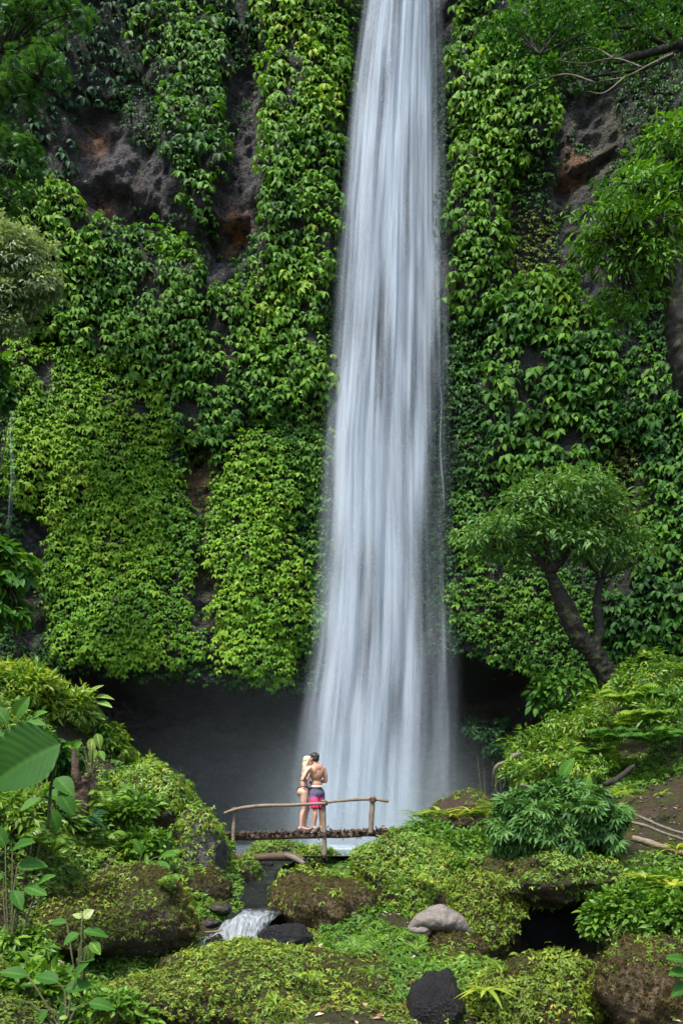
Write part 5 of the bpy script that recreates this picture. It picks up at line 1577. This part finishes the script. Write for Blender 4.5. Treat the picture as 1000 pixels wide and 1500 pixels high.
wp += [('e', hd + [0, 0, .02], (.068, .086, .092), Rh), ('e', H(0, .026, -.045), (.05, .056, .055), Rh), ('e', H(0, .066, -.08), (.024, .019, .019), Rh), ('t', [H(0, .08, .01), H(0, .100, -.022)], [.009, .013]), ('e', H(0, .083, -.052), (.022, .012, .011), Rh), ('e', H(0, .078, .026), (.045, .014, .01), Rh)]
for s_ in (-1, 1): wp.append(('e', H(s_ * .07, -.01, -.005), (.01, .018, .028), Rh))
shL, shR = lat(che, .155, 0, .10), lat(che, -.155, 0, .10)
elR, waR = np.array([-.185, -.225, 1.10]), np.array([-.075, -.205, 1.30])
wp += [('e', shR, (.05, .05, .055)), ('t', [shR, shR * .5 + elR * .5 + [-.01, 0, 0], elR], [.046, .042, .034]), ('t', [elR, elR * .6 + waR * .4, waR], [.035, .034, .023])]
hand(wp, waR, [.6, .12, .6], [-.6, 0, .6], [.15, 1, -.1], .92, .35)
elL, waL = np.array([.03, .27, 1.30]), np.array([.19, .20, 1.36])
wp += [('e', shL, (.05, .05, .055)), ('t', [shL, elL], [.046, .034]), ('t', [elL, waL], [.035, .023])]
hand(wp, waL, [.9, -.4, .05], [0, 0, 1], [-.2, -1, 0], .92, .5)
for sg, hipx, kn, an in ((-1, -.08, [-.155, -.05, .46], [-.225, -.06, .085]), (1, .08, [-.085, .10, .46], [-.15, .10, .085])):
    hp = lat(pel, hipx, -.01, -.05); kn, an = np.array(kn), np.array(an)
    wp += [('t', [hp, hp * .5 + kn * .5, kn], [.098, .08, .05]), ('t', [kn, kn * .66 + an * .34 - f * .02, an], [.049, .052, .032])]
    foot(wp, an, f, .92)
V, Fm = body_mesh(wp, .0072, 5)
wom = empty('person', ORG + [-.17, 0, 0], 'blond person in a bikini with arms round the bare backed person', 'person', 'embracing couple')
mesh_obj('body', V + ORG, Fm, skin_mat('fair_skin', (.52, .31, .22)), wom)
hp_ = [('e', H(0, -.012, .04), (.08, .094, .084), Rh), ('t', [H(0, -.045, .01), hd + [-.07, 0, -.09], hd + [-.075, 0, -.19]], [.062, .055, .04]), ('t', [H(.045, -.02, .0), hd + [-.05, .06, -.1], hd + [-.06, .06, -.2]], [.036, .033, .02]), ('t', [H(-.045, -.02, .0), hd + [-.05, -.06, -.1], hd + [-.06, -.06, -.2]], [.036, .033, .02]), ('e', H(0, .05, .078), (.05, .04, .03), Rh)]
for k in range(16):
    a = (k / 15 - .5) * 2.6
    hp_.append(('t', [H(.065 * math.sin(a), -.04 - .03 * math.cos(a), .04), hd + [-.04 - .06 * math.cos(a), -.075 * math.sin(a), -.08], hd + [-.05 - .05 * math.cos(a), -.07 * math.sin(a), -.18 - rb.uniform(0, .06)]], [.018, .018, .008]))
hv, hf_ = body_mesh(hp_, .007, 2)
mesh_obj('hair', hv + ORG, hf_, HAIR_B, wom)
mb = MB()
for s_ in (-1, 1): mb.add(ICO3[0] * .010 + H(s_ * .028, .08, .008) + ORG, [ICO3[1]])
mb.build('eye', EYE_M, wom)
bk = MB(); th = np.linspace(0, 2 * math.pi, 29)
tube(bk, np.stack([lat(pel, .166 * math.cos(t), .118 * math.sin(t) - .012, .058 + .02 * abs(math.cos(t))) for t in th]) + ORG, [.011] * 29, 7, 1)
tube(bk, np.stack([lat(pel, .006, -.122, .06), lat(pel, .0, -.145, 0), lat(pel, 0, -.13, -.08)]) + ORG, [.03, .018, .01], 8, 4, flat=.4)
tube(bk, np.stack([lat(pel, .0, .108, .06), lat(pel, .0, .112, 0), lat(pel, 0, .07, -.09)]) + ORG, [.07, .05, .02], 8, 4, flat=.3)
bk.build('bikini_bottom', simple_mat('brown_cloth', (.07, .03, .03), .7), wom)
bt = MB()
tube(bt, np.stack([lat(che, .140 * math.cos(t), .099 * math.sin(t) + (.03 if math.sin(t) > 0 else 0), -.01) for t in th]) + ORG, [.010] * 29, 7, 1)
bt.build('bikini_top', simple_mat('brown_top_cloth', (.07, .03, .03), .7), wom)

# ------------------------------------------------------------------ light, sky, camera
ELEV, AZ = rad(60), rad(206)            # sun behind the camera's left shoulder
sd = np.array([math.sin(AZ) * math.cos(ELEV), math.cos(AZ) * math.cos(ELEV), math.sin(ELEV)])
w = bpy.data.worlds.new('World'); scene.world = w; w.use_nodes = True
nt = w.node_tree; nt.nodes.clear()
sky = nt.nodes.new('ShaderNodeTexSky'); sky.sky_type = 'NISHITA'; sky.sun_disc = False
sky.sun_elevation = ELEV; sky.sun_rotation = AZ; sky.altitude = 300; sky.air_density = 1.2; sky.dust_density = 2.5
bg = nt.nodes.new('ShaderNodeBackground'); bg.inputs['Strength'].default_value = .15
wo = nt.nodes.new('ShaderNodeOutputWorld')
nt.links.new(sky.outputs[0], bg.inputs[0]); nt.links.new(bg.outputs[0], wo.inputs[0])
ld = bpy.data.lights.new('sun', 'SUN'); ld.energy = 2.7; ld.angle = rad(8); ld.color = (1, .95, .86)
lo = bpy.data.objects.new('sun', ld); COL.objects.link(lo)
from mathutils import Vector
lo.rotation_euler = Vector(sd).to_track_quat('Z', 'Y').to_euler()
lo.location = [float(c) for c in sd * 40]

cd = bpy.data.cameras.new('camera'); co = bpy.data.objects.new('camera', cd); COL.objects.link(co)
cd.sensor_fit = 'HORIZONTAL'; cd.sensor_width = 36; cd.lens = 43.2; cd.shift_y = .45
cd.clip_end = 500
co.location = (0, 0, 0); co.rotation_euler = (rad(90), 0, 0)
scene.camera = co
scene.view_settings.view_transform = 'Standard'; scene.view_settings.look = 'None'
scene.view_settings.exposure = 1.4; scene.view_settings.gamma = 1
cy = scene.cycles
cy.use_denoising = True
cy.max_bounces = 6; cy.diffuse_bounces = 3; cy.glossy_bounces = 2; cy.transmission_bounces = 3; cy.transparent_max_bounces = 16; cy.volume_bounces = 1
cy.use_adaptive_sampling = True; cy.adaptive_threshold = .02
